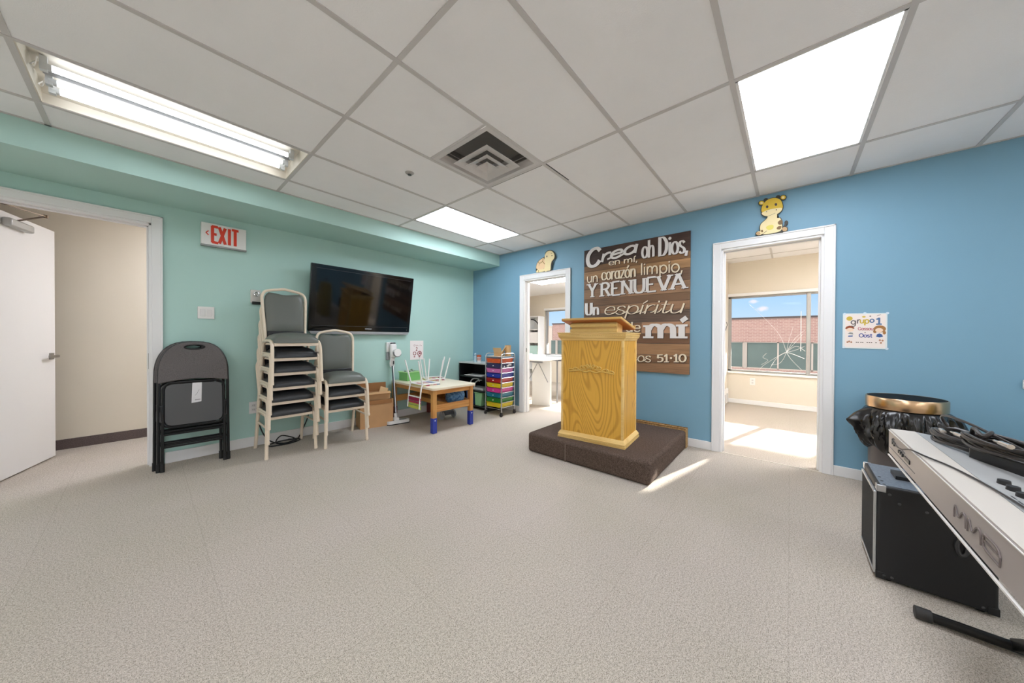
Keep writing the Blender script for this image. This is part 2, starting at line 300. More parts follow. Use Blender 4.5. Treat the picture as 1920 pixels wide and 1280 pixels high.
# ---------------------------------------------------------------- stroke lettering
def _o(x0, x1, y0, y1): return ('o', [((x0 + x1) / 2 + (x1 - x0) / 2 * math.cos(a), (y0 + y1) / 2 + (y1 - y0) / 2 * math.sin(a)) for a in [PI / 2 + 2 * PI * k / 8 for k in range(8)]])
G = {
 'a': (.85, [_o(.05, .68, 0, 1), ('l', [(.7, 1), (.7, 0)])]),
 'c': (.78, [('c', [(.7, .78), (.5, .99), (.22, .92), (.05, .5), (.22, .08), (.5, .01), (.7, .2)])]),
 'd': (.88, [_o(.05, .68, 0, 1), ('l', [(.7, 1.5), (.7, 0)])]),
 'e': (.8, [('l', [(.08, .54), (.7, .54)]), ('c', [(.7, .54), (.62, .88), (.38, 1), (.12, .84), (.05, .48), (.16, .13), (.42, 0), (.7, .18)])]),
 'g': (.85, [_o(.05, .68, 0.05, 1), ('c', [(.7, 1), (.7, .1), (.62, -.35), (.35, -.48), (.08, -.36)])]),
 'h': (.82, [('l', [(.1, 1.5), (.1, 0)]), ('c', [(.1, .6), (.25, .92), (.45, 1), (.62, .86), (.67, .55), (.67, 0)])]),
 'i': (.3, [('l', [(.12, 1), (.12, 0)]), ('d', [(.12, 1.35)])]),
 'í': (.3, [('l', [(.12, 1), (.12, 0)]), ('l', [(.1, 1.22), (.3, 1.5)])]),
 'l': (.3, [('l', [(.12, 1.5), (.12, 0)])]),
 'm': (1.25, [('l', [(.1, 1), (.1, 0)]), ('c', [(.1, .6), (.22, .92), (.38, 1), (.54, .86), (.58, .55), (.58, 0)]), ('c', [(.58, .6), (.7, .92), (.86, 1), (1.02, .86), (1.06, .55), (1.06, 0)])]),
 'n': (.82, [('l', [(.1, 1), (.1, 0)]), ('c', [(.1, .6), (.25, .92), (.45, 1), (.62, .86), (.67, .55), (.67, 0)])]),
 'o': (.82, [_o(.05, .72, 0, 1)]),
 'ó': (.82, [_o(.05, .72, 0, 1), ('l', [(.36, 1.22), (.55, 1.5)])]),
 'p': (.85, [('l', [(.1, 1), (.1, -.5)]), _o(.1, .75, 0, 1)]),
 'r': (.58, [('l', [(.1, 1), (.1, 0)]), ('c', [(.1, .55), (.22, .88), (.4, 1), (.56, .95)])]),
 's': (.68, [('c', [(.58, .82), (.4, 1), (.16, .94), (.08, .74), (.24, .56), (.46, .44), (.6, .25), (.5, .05), (.28, 0), (.05, .16)])]),
 't': (.56, [('c', [(.24, 1.4), (.24, .3), (.32, .04), (.52, .06)]), ('l', [(.04, 1), (.5, 1)])]),
 'u': (.82, [('c', [(.1, 1), (.1, .4), (.2, .06), (.4, 0), (.6, .18), (.68, .4)]), ('l', [(.68, 1), (.68, 0)])]),
 'z': (.72, [('l', [(.08, 1), (.62, 1)]), ('l', [(.62, 1), (.06, 0)]), ('l', [(.06, 0), (.66, 0)])]),
 'y': (.74, [('l', [(.06, 1), (.36, .1)]), ('c', [(.66, 1), (.36, .1), (.2, -.4), (.04, -.42)])]),
 ',': (.3, [('l', [(.16, .12), (.08, -.22)])]), ' ': (.42, []), '•': (.5, [('d', [(.25, .75)])]),
 'C': (1.05, [('c', [(.92, 1.15), (.68, 1.42), (.35, 1.38), (.1, 1.05), (.06, .6), (.22, .15), (.52, 0), (.8, .12), (.95, .38)])]),
 'D': (1.05, [('l', [(.12, 1.45), (.12, 0)]), ('c', [(.12, 1.45), (.55, 1.42), (.86, 1.1), (.92, .72), (.84, .32), (.55, .03), (.12, 0)])]),
 'Y': (1.0, [('l', [(.05, 1.45), (.48, .7)]), ('l', [(.92, 1.45), (.48, .7)]), ('l', [(.48, .7), (.48, 0)])]),
 'R': (1.02, [('l', [(.14, 1.45), (.14, 0)]), ('c', [(.14, 1.45), (.6, 1.44), (.82, 1.12), (.62, .8), (.14, .76)]), ('l', [(.5, .76), (.9, 0)])]),
 'E': (.95, [('l', [(.14, 1.45), (.14, 0)]), ('l', [(.14, 1.45), (.8, 1.45)]), ('l', [(.14, .75), (.62, .75)]), ('l', [(.14, 0), (.84, 0)])]),
 'N': (1.1, [('l', [(.14, 0), (.14, 1.45)]), ('l', [(.14, 1.45), (.92, 0)]), ('l', [(.92, 0), (.92, 1.45)])]),
 'U': (1.05, [('c', [(.14, 1.45), (.14, .5), (.24, .12), (.52, 0), (.8, .12), (.9, .5), (.9, 1.45)])]),
 'V': (1.05, [('l', [(.05, 1.45), (.5, 0)]), ('l', [(.98, 1.45), (.5, 0)])]),
 'A': (1.1, [('l', [(.05, 0), (.52, 1.45)]), ('l', [(1.02, 0), (.52, 1.45)]), ('l', [(.22, .48), (.84, .48)])]),
 'X': (1.0, [('l', [(.06, 1.45), (.9, 0)]), ('l', [(.9, 1.45), (.06, 0)])]),
 'I': (.42, [('l', [(.2, 1.45), (.2, 0)])]), 'T': (.95, [('l', [(.46, 1.45), (.46, 0)]), ('l', [(.04, 1.45), (.88, 1.45)])]),
 'O': (1.15, [_o(.06, 1.05, 0, 1.45)]), 'G': (1.1, [('c', [(.92, 1.15), (.68, 1.42), (.35, 1.38), (.1, 1.05), (.06, .6), (.22, .15), (.52, 0), (.85, .12), (.95, .6)]), ('l', [(.95, .62), (.6, .62)])]),
 'S': (.9, [('c', [(.78, 1.2), (.55, 1.44), (.22, 1.35), (.12, 1.05), (.35, .8), (.62, .64), (.8, .38), (.62, .06), (.34, 0), (.06, .2)])]),
 '5': (.85, [('l', [(.7, 1.4), (.2, 1.4)]), ('l', [(.2, 1.4), (.16, .78)]), ('c', [(.16, .78), (.42, .9), (.7, .72), (.72, .32), (.46, .02), (.1, .1)])]),
 '1': (.62, [('l', [(.36, 1.42), (.36, 0)]), ('l', [(.1, 1.12), (.36, 1.42)]), ('l', [(.1, 0), (.6, 0)])]),
 '0': (.9, [_o(.08, .78, 0, 1.4)]), '2': (.85, [('c', [(.1, 1.1), (.3, 1.4), (.62, 1.32), (.7, 1.02), (.5, .62), (.08, 0)]), ('l', [(.08, 0), (.74, 0)])]),
 '<': (.5, [('l', [(.42, 1.1), (.08, .7)]), ('l', [(.08, .7), (.42, .3)])]),
}
RIB = [0]
def ribbon(b, pts, wfun, h, M, m=0, h0=0.0, round_end=True):
    RIB[0] = (RIB[0] + 1) % 9; h = h + RIB[0] * 1.2e-4
    pts = [Vector((p[0], p[1])) for p in pts]; L = len(pts); l, r = [], []
    for i in range(L):
        d = pts[min(i + 1, L - 1)] - pts[max(i - 1, 0)]
        if d.length < 1e-9: d = Vector((1, 0))
        d.normalize(); n = Vector((-d.y, d.x)); k = wfun(d, i / max(1, L - 1)) / 2
        l.append(pts[i] + n * k); r.append(pts[i] - n * k)
    V = lambda p, z: b.bm.verts.new(M @ Vector((p.x, p.y, z)))
    lt, rt, lb, rb = [V(p, h + 1e-5 * i) for i, p in enumerate(l)], [V(p, h + 1e-5 * i) for i, p in enumerate(r)], [V(p, h0) for p in l], [V(p, h0) for p in r]
    for i in range(L - 1):
        b.face([lt[i], rt[i], rt[i + 1], lt[i + 1]], m); b.face([lb[i], lb[i + 1], rb[i + 1], rb[i]], m)
        b.face([lt[i], lt[i + 1], lb[i + 1], lb[i]], m); b.face([rt[i], rb[i], rb[i + 1], rt[i + 1]], m)
    b.face([lt[0], lb[0], rb[0], rt[0]], m); b.face([lt[-1], rt[-1], rb[-1], lb[-1]], m)
def word(b, text, s0, s1, t0, t1, xh, wd, h, M, contrast=0.0, slab=0.0, slant=0.0, m=0, h0=0.0, link=False, dotr=None):
    """letters from s0 to s1 on a baseline t0..t1, x-height xh, stroke width wd"""
    tot = sum(G[c][0] for c in text); kx = (s1 - s0) / tot; x = 0.0
    lw = lambda p: (lambda s: (s, t0 + (t1 - t0) * (s - s0) / (s1 - s0) + p[1] * xh))(s0 + (x + p[0]) * kx + slant * p[1] * xh)
    wf = lambda d, u: wd * (1 - contrast + contrast * abs(d.y))
    for ci, c in enumerate(text):
        adv, strokes = G[c]
        for kind, p in strokes:
            if kind == 'd':
                q = lw(p[0]); b.prism(ell(q[0], q[1], dotr or wd * 0.62, dotr or wd * 0.62, 12), h, M, m, h0); continue
            if kind == 'l':
                q = [Vector(lw(a)) for a in p]; d = (q[-1] - q[0]).normalized()
                ext = 0.0 if slab else wd * 0.18
                q = [q[0] - d * ext, q[-1] + d * ext]
                ribbon(b, q, wf, h, M, m, h0)
                if slab and abs(d.y) > 0.55 and not (p[0][1] > 1.1 and p[-1][1] > 1.1):
                    for a in (p[0], p[-1]):
                        if a[1] in (0, 1.45, 1, 1.5):
                            z = Vector(lw(a)); sgn = -1 if a[1] > 0.5 else 1; yy = z.y + sgn * wd * 0.17
                            ribbon(b, [(z.x - slab, yy), (z.x + slab, yy)], lambda d, u: wd * 0.34, h, M, m, h0)
            elif kind == 'o':
                q = [Vector((*lw(a), 0)) for a in p]; q = catmull(q, 5, True); q.append(q[0]); q.append(q[1])
                ribbon(b, q, wf, h, M, m, h0)
            else:
                q = catmull([Vector((*lw(a), 0)) for a in p], 5); ribbon(b, q, wf, h, M, m, h0)
        if link and ci < len(text) - 1 and c not in ' ,':
            a = lw((adv * 0.72, .12)); x2 = x + adv
            q0 = Vector((*a, 0)); q1 = Vector((s0 + (x2 + .12) * kx + slant * .6 * xh, t0 + (t1 - t0) * ((x2 * kx) / (s1 - s0)) + .55 * xh, 0))
            mid = (q0 + q1) / 2 + Vector((0.0, -0.12 * xh, 0)); ribbon(b, catmull([q0, mid, q1], 4), lambda d, u: wd * 0.6, h, M, m, h0)
        x += adv

# ================================================================ THE SETTING
H = 2.507
TEAL = mat('teal_paint', (180, 215, 207), 0.55, var=0.02, vscale=1.5, bump=0.04, bscale=160)
BLUE = mat('blue_paint', (126, 169, 192), 0.55, var=0.02, vscale=1.5, bump=0.04, bscale=160)
BEIGE = mat('beige_paint', (226, 217, 201), 0.6, var=0.02, vscale=1.5)
WHITE = mat('white_trim', (238, 237, 236), 0.4)
TILE = mat('ceiling_tile', (250, 249, 250), 0.9, var=0.03, vscale=3, bump=0.12, bscale=220)
GRID = mat('ceiling_grid_metal', (206, 202, 200), 0.5)
CARPET = carpet('grey_carpet', (192, 183, 171), (110, 100, 91), (220, 210, 198), 300, seams=0.61)
DARKCARPET = mat('dark_carpet_base', (98, 86, 84), 0.95, var=0.3, vscale=120)
ALU = mat('window_aluminium', (168, 168, 166), 0.45, metal=0.4)
GLASS = glass('window_glass')

X0, Y0 = -6.8, -8.4     # far ends of the room behind the camera
DL0, DL1, DLT = -4.71, -3.795, 2.145           # doorway in the left wall
D2A, D2B, D2T = -1.16, -1.912, 2.036           # near doorway in the right wall (y from, to)
D3A, D3B, D3T = -3.722, -4.470, 2.052
XW = 3.12               # window wall of the rooms beyond
R2H = 2.28

b = B(); b.box(X0, XW + .2, Y0, 1.7, -.12, 0); struct(b.out('floor', CARPET, smooth=0))

# ceiling: tiles between the light and air openings, and the metal grid under them
GX = [-4.242 + .61 * i for i in range(-5, 8)]   # every 2 ft along the room
GY = [-0.9655 - .61 * j for j in range(0, 13)]
OPEN = []                                        # (x0,x1,y0,y1) of fixtures
def cell(i, j): return (-4.242 + 1.22 * i, -4.242 + 1.22 * (i + 1), -.9655 - .61 * (j + 1), -.9655 - .61 * j)
LENS = [(2, 0), (2, 5), (0, 5), (2, 10), (0, 10), (-2, 0), (-2, 5), (-2, 10)]
BARE = (0, 0)
VENT = (-4.242 + 1.83, -4.242 + 2.44, -.9655 - 1.83, -.9655 - 1.22)
OPEN = [cell(*q) for q in LENS] + [cell(*BARE), VENT]
b = B()
xs = sorted(set([X0, 0.0] + [round(-4.242 + .61 * i, 4) for i in range(-4, 7)]))
ys = sorted(set([Y0, -.637] + [round(-.9655 - .61 * j, 4) for j in range(0, 13)]))
xs = [x for x in xs if X0 <= x <= 0]; ys = [y for y in ys if Y0 <= y <= -.637]
for xa, xb in zip(xs, xs[1:]):
    for ya, yb in zip(ys, ys[1:]):
        mx, my = (xa + xb) / 2, (ya + yb) / 2
        if any(o[0] < mx < o[1] and o[2] < my < o[3] for o in OPEN): continue
        b.box(xa, xb, ya, yb, H, H + .02)
for i in range(-2, 4):
    x = -4.242 + 1.22 * i
    if X0 < x < -.05: b.box(x - .012, x + .012, Y0, -.637, H - .004, H + .018, 1)
for j in range(0, 13):
    y = -.9655 - .61 * j
    if y > Y0: b.box(X0, 0, y - .012, y + .012, H - .005, H + .019, 1)
b.box(X0, 0, -.637 - .02, -.637, H - .004, H, 1); b.box(-.02, 0, Y0, -.637, H - .004, H, 1)
b.box(VENT[1] + .013, VENT[1] + .021, VENT[2] + .02, VENT[3] - .02, H - .0012, H, 2); b.box(VENT[1] + .02, VENT[1] + .36, VENT[2] - .02, VENT[2] - .0135, H - .0012, H, 2)
b.box(VENT[0] - .008, VENT[0] + .008, VENT[2], VENT[3], H - .004, H + .01, 1)
struct(b.out('ceiling', [TILE, GRID, mat('ceiling_gap_dark', (26, 25, 24), .9)], smooth=0))

# left (teal) wall with its doorway, soffit above
b = B()
b.box(X0, DL0, 0, .12, 0, H); b.box(DL1, .12, 0, .12, 0, H); b.box(DL0, DL1, 0, .12, DLT, H)
struct(b.out('wall_left', TEAL, smooth=0))
b = B(); b.box(X0, 0, -.637, 0, 2.325, H + .02); struct(b.out('wall_soffit', TEAL, smooth=0))
# right (blue) wall with two doorways
b = B()
for ya, yb in ((Y0, D3B), (D3A, D2B), (D2A, 0.0)): b.box(0, .12, ya, yb, 0, H)
b.box(0, .12, D3B, D3A, D3T, H); b.box(0, .12, D2B, D2A, D2T, H)
struct(b.out('wall_right', BLUE, smooth=0))
b = B(); b.box(X0 - .1, X0, Y0, .12, 0, H + .05); struct(b.out('wall_rear', BEIGE, smooth=0))
b = B(); b.box(X0, .12, Y0 - .1, Y0, 0, H + .05); struct(b.out('wall_near', mat('warm_white_paint', (240, 236, 228), .6), smooth=0))
# baseboards
b = B(); b.box(DL1 + .075, 0, -.013, 0, 0, .1); b.box(X0, DL0 - .075, -.013, 0, 0, .1); struct(b.out('baseboard_left', WHITE, bevel=.003))
b = B()
for ya, yb in ((Y0, D3B - .066), (D3A + .066, D2B - .07), (D2A + .07, -.013)): b.box(-.013, 0, ya, yb, 0, .085)
struct(b.out('baseboard_right', WHITE, bevel=.003))
# corridor behind the left doorway
b = B(); b.box(X0, DL0, .12, .126, 0, 2.6); b.box(DL1, .12, .12, .126, 0, 2.6); b.box(DL0, DL1, .12, .126, DLT, 2.6); b.box(.0, .12, .126, 1.7, 0, 2.7); b.box(X0, .12, 1.295, 1.4, 0, 2.7); b.box(X0 - .1, X0, .12, 1.4, 0, 2.7); struct(b.out('wall_corridor', BEIGE, smooth=0))
b = B(); b.box(X0, .12, 1.283, 1.295, 0, .1); struct(b.out('baseboard_corridor', DARKCARPET))
b = B(); b.box(X0, .12, .12, 1.4, 2.6, 2.68); struct(b.out('ceiling_corridor', TILE, smooth=0))
# rooms beyond the right wall
b = B()
for ya, yb in ((Y0, D3B), (D3A, D2B), (D2A, 1.6)): b.box(.12, .126, ya, yb, 0, H)
b.box(.12, .126, D3B, D3A, D3T, H); b.box(.12, .126, D2B, D2A, D2T, H); struct(b.out('wall_inner', BEIGE, smooth=0))
b = B(); b.box(.126, XW, -3.40, -3.30, 0, H + .02); struct(b.out('wall_divider', BEIGE, smooth=0))
b = B(); b.box(.12, XW, -6.2, -6.1, 0, H + .02); struct(b.out('wall_side', BEIGE, smooth=0))
b = B(); b.box(.12, XW, 1.6, 1.7, 0, H + .02); struct(b.out('wall_back', BEIGE, smooth=0))
W3 = (-5.9, -3.40, .565, 1.90); W2 = (-2.9, .655, .70, 1.865)
b = B()
b.box(XW, XW + .2, -6.2, W3[0], 0, 3); b.box(XW, XW + .2, W3[1], W2[0], 0, 3); b.box(XW, XW + .2, W2[1], 1.7, 0, 3)
for q in (W3, W2): b.box(XW, XW + .2, q[0], q[1], 0, q[2]); b.box(XW, XW + .2, q[0], q[1], q[3], 3)
struct(b.out('wall_far', BEIGE, smooth=0))
b = B(); b.box(XW - .012, XW, -6.1, -3.40, 0, .075); struct(b.out('baseboard_far', WHITE, bevel=.003))
b = B()
b.box(.12, XW, -6.1, -3.4, H, H + .02)
for x in (.9, 1.51, 2.12, 2.73): b.box(x - .012, x + .012, -6.1, -3.4, H - .004, H, 1)
for y in (-4.02, -5.24): b.box(.12, XW, y - .012, y + .012, H - .003, H, 1)
struct(b.out('ceiling_side_room', [TILE, GRID], smooth=0))
b = B(); b.box(.12, XW, -3.3, 1.6, R2H, R2H + .03); struct(b.out('ceiling_craft_room', mat('white_ceiling', (232, 230, 227), .9), smooth=0))

def window(name, q, mull, sill=True):
    root = bpy.data.objects.new(name, None); COL.objects.link(root); root.location = (XW, 0, 0); struct(root)
    y0, y1, z0, z1 = q; b = B()
    b.box(.03, .09, y0, y0 + .04, z0, z1); b.box(.03, .09, y1 - .045, y1, z0, z1); b.box(.03, .09, y0, y1, z0, z0 + .03); b.box(.03, .09, y0, y1, z1 - .03, z1)
    for y in mull: b.box(.02, .10, y - .026, y + .026, z0, z1)
    b.out('window_frame', ALU, root, bevel=.003)
    b = B(); b.box(.055, .061, y0 + .02, y1 - .02, z0 + .02, z1 - .02); b.out('pane', GLASS, root, smooth=0)
    b = B(); b.box(-.03, .02, y0, y1 + .0, z0 - .035, z0); b.box(-.035, .01, y0, y1, z1, z1 + .05); b.out('sill_and_head_trim', WHITE, root, bevel=.004)
    return root
win3 = window('window_1', W3, [-4.475, -5.2])
win2 = window('window_2', W2, [-1.2])
# white crack lines in the glass of the side room window
b = B(); rr = random.Random(4); hub = Vector((.050, -4.21, .93))
ends = [[(0, .10, .30), (0, .33, .62), (0, .50, .82)], [(0, .12, -.10), (0, .22, -.30)], [(0, .08, -.05), (0, .30, -.24), (0, .36, -.33)], [(0, -.08, .12), (0, -.2, .3)], [(0, -.1, .03), (0, -.22, .1)],
        [(0, -.1, -.04), (0, -.22, -.1)], [(0, -.06, -.12), (0, -.2, -.3)], [(0, -.03, .2), (0, -.08, .42)], [(0, .04, -.12), (0, .1, -.2), (0, .2, -.22)], [(0, -.12, .1), (0, -.23, .02)], [(0, -.1, .22), (0, -.22, .36)]]
for en in ends: b.tube(catmull([hub] + [hub + Vector(q) for q in en], 5), .0020, 5)
b.tube([(.05, -4.385, 1.6), (.05, -4.385, .95)], .005, 5); b.tube(catmull([(.05, -3.95, .9), (.05, -3.9, .83), (.05, -3.97, .78), (.05, -3.88, .7)], 4), .0018, 5)
b.out('crack', mat('glass_crack_white', (245, 245, 245), .5), win3)

# door casings and jambs
def casing(name, M, w, h, side, depth):
    """opening w wide, h high in the local x/z plane; room side is local -y"""
    root = bpy.data.objects.new(name, None); COL.objects.link(root); root.matrix_world = M; struct(root)
    b = B()
    b.box(-side, 0, -.016, 0, 0, h + side); b.box(w, w + side, -.016, 0, 0, h + side); b.box(0, w, -.016, 0, h, h + side)
    b.box(-side, -side + .014, -.022, 0, 0, h + side); b.box(w + side - .014, w + side, -.022, 0, 0, h + side); b.box(-side, w + side, -.022, 0, h + side - .014, h + side)
    b.out('casing', WHITE, root, bevel=.003)
    b = B()
    b.box(-.001, .018, -.004, depth, 0, h); b.box(w - .018, w + .001, -.004, depth, 0, h); b.box(0, w, -.004, depth, h - .018, h + .001)
    b.box(.018, .03, .05, .085, 0, h - .018); b.box(w - .03, w - .018, .05, .085, 0, h - .018); b.box(.018, w - .018, .05, .085, h - .03, h - .018)
    b.out('jamb', WHITE, root, bevel=.002)
    return root
d1 = casing('door_1', Matrix.Translation((DL0, 0, 0)), DL1 - DL0, DLT, .066, .122)
RZ = Matrix.Rotation(-PI / 2, 4, 'Z')
d2 = casing('door_2', Matrix.Translation((0, D2A, 0)) @ RZ, D2A - D2B, D2T, .074, .122)
d3 = casing('door_3', Matrix.Translation((0, D3A, 0)) @ RZ, D3A - D3B, D3T, .070, .122)
# small steel strikes in the jambs
STEEL = mat('brushed_steel', (158, 156, 152), .32, metal=1.0)
b = B(); b.box(.018, .021, .03, .05, .93, .99); b.out('strike_plate', STEEL, d2)
b = B(); b.box(.92 - .0265, .92 - .0235, .02, .045, .86, 1.0); b.out('strike_plate', STEEL, d1)
# threshold strip under the side room door
b = B(); b.box(-.006, .004, D3B, D3A, 0, .004); struct(b.out('trim_1', mat('threshold_strip', (225, 218, 205), .4), smooth=0))

# the white corridor door leaf, standing open, with lever and closer
leaf = B(); leaf.box(0, .93, -.022, .022, .012, 2.135)
hx, hy = -4.685, .125; ang = math.atan2(1.011 - hy, -4.418 - hx)
dl = thing('door_leaf', 'white slab door standing open into the corridor at the left edge', 'door', (hx, hy, 0), ang)
dl.pop('category'); dl.pop('label'); struct(dl); dl.name = 'door_4'
leaf.out('leaf', mat('white_door_paint', (234, 231, 228), .45), dl, bevel=.002)
for sgn in (-1, 1):
    b = B(); b.box(.845, .905, sgn * .022 - .006, sgn * .022 + .006, .93, .99); b.cyl((.875, sgn * .025, .96), (.875, sgn * .065, .96), .011, 14)
    b.box(.76, .887, sgn * .062 - .007, sgn * .062 + .007, .948, .972); b.out('lever_handle', STEEL, dl, bevel=.003)
b = B(); b.box(.925, .932, -.012, .012, .9, 1.02); b.out('latch_plate', STEEL, dl)
b = B(); b.box(.30, .56, -.075, -.024, 2.02, 2.085)
b.out('closer_body', mat('closer_grey', (178, 178, 176), .4, metal=.5), dl, bevel=.012)
inv = (Matrix.Translation((hx, hy, 0)) @ Matrix.Rotation(ang, 4, 'Z')).inverted()
el = inv @ Vector((-4.36, .30, 2.115)); b = B()
b.bar((.42, -.05, 2.09), el, .012, .008); b.bar(el, inv @ Vector((-4.60, -.004, 2.118)), .012, .008); b.cyl(el - Vector((0, 0, .012)), el + Vector((0, 0, .012)), .012, 10)
b.out('closer_arm', mat('closer_bronze', (112, 96, 78), .4, metal=.8), dl)

# unseen slotted slab added outside to shape the sun patch and streak
b = B(); CM = mat('sun_slab_grey', (150, 150, 150), .8)
ya, yb = -13.0, 7.0; z0, z1 = 2.36, 2.46
xa, xb = XW + .2, 7.25
sl0, sl1 = 5.5, 6.8
b.box(xa, sl0, ya, yb, z0, z1); b.box(sl1, xb, ya, yb, z0, z1)
yc = lambda x: -3.722 - .27 * x
# slot edges: straight from (sl0, yc) to (sl1, yc)
for side in (0, 1):
    if side == 0: q = [(sl0, yb), (sl0, yc(sl0) - .012), (sl1, yc(sl1) - .012), (sl1, yb)]
    else: q = [(sl0, yc(sl0) - .13), (sl0, ya), (sl1, ya), (sl1, yc(sl1) - .045)]
    b.prism(q, z1, None, 0, z0)
struct(b.out('sun_shaping_slab', CM, smooth=0))

# ================================================================ OUTSIDE
b = B(); b.box(XW + .2, 80, -60, 60, -3.7, -3.5); struct(b.out('ground_outside', mat('concrete_ground', (206, 200, 192), .9, var=.06, vscale=.6), smooth=0))
BR = brick('pink_brick', (204, 174, 170), (192, 160, 157), (216, 202, 198))
bld = thing('office_building', 'low pink brick office building with a strip of windows, seen through the side room window', 'building', (16, 0, 0))
b = B(); b.box(0, 8, -22, 9.03, .99, 2.12); b.box(0, 8, -22, 9.03, -3.5, -.34); b.out('brick_wall', BR, bld, smooth=0)
b = B(); b.box(-.06, 8, -22, 9.06, 2.12, 2.2); b.out('roof_edge', mat('dark_coping', (96, 92, 94), .7), bld)
b = B(); b.box(.28, 8, -22, 9.0, -.34, .99); b.out('window_backing', mat('dim_interior', (112, 128, 128), .8), bld, smooth=0)
PG = mat('office_window_glass', (116, 142, 144), .3, spec=.3, var=.1, vscale=1.2)
WF = mat('white_window_frame', (228, 226, 222), .5)
PANEL = mat('light_panel', (206, 206, 202), .6)
y = -2.62 - 3.75 * 5; k = 0
while y < 8.8:
    w_ = .16 if k % 4 == 0 else .90
    if k % 4 == 0: b = B(); b.box(.05, .2, y, y + w_, -.34, .99); b.out('window_post', PANEL, bld, smooth=0)
    else:
        w_ = min(w_, 8.95 - y) + .297 * 1
        b = B(); b.box(.12, .16, y + .02, y + w_ - .01, -.30, .95); p = b.out('window', PG, bld, smooth=0)
        b = B(); b.box(.08, .18, y - .03, y + .03, -.33, .98); b.box(.08, .18, y, y + w_, -.34, -.29); b.box(.08, .18, y, y + w_, .94, .99); b.out('window_frame', WF, p, smooth=0)
    y += w_; k += 1
wb = thing('white_building', 'plain white low building beyond the craft room window', 'building', (16.2, 0, 0))
b = B(); b.box(0, 7, 9.2, 22, -3.5, 1.95); b.out('wall', mat('white_render', (240, 238, 232), .8), wb, smooth=0)
b = B(); b.box(-.05, 7, 9.15, 22, 1.95, 2.03); b.out('parapet', WF, wb, smooth=0)
LEAF = mat('tree_leaves', (70, 92, 52), .8, var=.35, vscale=3); BARK = mat('bark', (92, 76, 62), .9)
for (x, y, z, r, lab) in ((30, -1.9, 2.9, 1.1, 'small dark treetop above the brick roof near the window frame'), (34, 1.0, 2.8, 1.3, 'low dark treetop further left behind the brick roof')):
    t = thing('tree', lab, 'tree', (x, y, -3.5)); b = B(); rr = random.Random(int(y * 10) + 5)
    for k in range(26): b.ball((rr.uniform(-r, r), rr.uniform(-r, r), z + 3.5 - .9 + rr.uniform(-.8, .35)), rr.uniform(.25, .5), 0, 1, .5)
    b.out('crown', LEAF, t); b = B(); b.cyl((0, 0, 0), (0, 0, z + 2.4), .16, 8, 0, .08); b.out('trunk', BARK, t)

# ================================================================ CEILING FIXTURES
TRAY = mat('white_enamel', (240, 238, 234), .4)
LENSM = emitter('lit_diffuser', (238, 244, 255), LAMP)
def panel_light(c, label, z=H, lens=LENSM, group=None):
    x0, x1, y0, y1 = c; t = thing('ceiling_light', label, 'ceiling light', ((x0 + x1) / 2, (y0 + y1) / 2, z), group=group)
    hx, hy = (x1 - x0) / 2 - .012, (y1 - y0) / 2 - .012
    b = B(); b.box(-hx, -hx + .012, -hy, hy, -.002, .07); b.box(hx - .012, hx, -hy, hy, -.002, .07); b.box(-hx, hx, -hy, -hy + .012, -.002, .07); b.box(-hx, hx, hy - .012, hy, -.002, .07); b.box(-hx, hx, -hy, hy, .07, .08)
    b.out('frame', TRAY, t); b = B(); b.box(-hx + .012, hx - .012, -hy + .012, hy - .012, .004, .010); b.out('diffuser', lens, t, smooth=0)
    return t
LB = {(2, 0): 'lit rectangular ceiling panel beside the teal soffit near the corner', (2, 5): 'large bright ceiling panel above the doorway with the giraffe cutout'}
for q in LENS:
    panel_light(cell(*q), LB.get(q, 'lit rectangular ceiling panel behind the camera'), group=None if q in LB else 'ceiling panels behind the camera')
c = cell(*BARE); t = thing('ceiling_light', 'open fluorescent ceiling fixture with bare tubes and no diffuser', 'ceiling light', ((c[0] + c[1]) / 2, (c[2] + c[3]) / 2, H))
b = B(); hx, hy = .598, .293
b.box(-hx, -hx + .006, -hy, hy, -.002, .09); b.box(hx - .006, hx, -hy, hy, -.002, .09); b.box(-hx, hx, -hy, -hy + .006, -.002, .05); b.box(-hx, hx, hy - .006, hy, -.002, .05)
b.prism([(-.29, .05), (-.16, .09), (.16, .09), (.29, .05), (.29, .056), (.16, .096), (-.16, .096), (-.29, .056)], hx, Matrix(((0, 0, 1, 0), (1, 0, 0, 0), (0, 1, 0, 0), (0, 0, 0, 1))), 0, -hx)
b.out('tray', mat('aged_tray_enamel', (226, 219, 205), .45), t)
b = B(); b.box(-.56, .56, .0, .045, .05, .088); b.out('ballast_cover', mat('ballast_grey', (150, 150, 150), .4), t, bevel=.004)
TB = emitter('lit_tube', (240, 246, 255), TUBE)
for y in (-.065, .085, .18):
    b = B(); b.cyl((-.545, y, .04), (.545, y, .04), .0165, 14); tb = b.out('fluorescent_tube', TB, t)
    for s in (-1, 1):
        b = B(); b.box(s * .545 - .012, s * .545 + .012, y - .014, y + .014, .016, .085); b.cyl((s * .548, y, .04), (s * .52, y, .04), .0175, 12)
        b.out('lamp_holder', mat('holder_grey', (205, 208, 208), .3), tb)
b = B()
for y in (-.04, .16): b.tube(catmull([(-.565, y, .07), (-.585, y - .02, .03), (-.57, y - .045, .015), (-.56, y - .06, .06)], 5), .003, 6)
b.out('lamp_wire', TRAY, t)
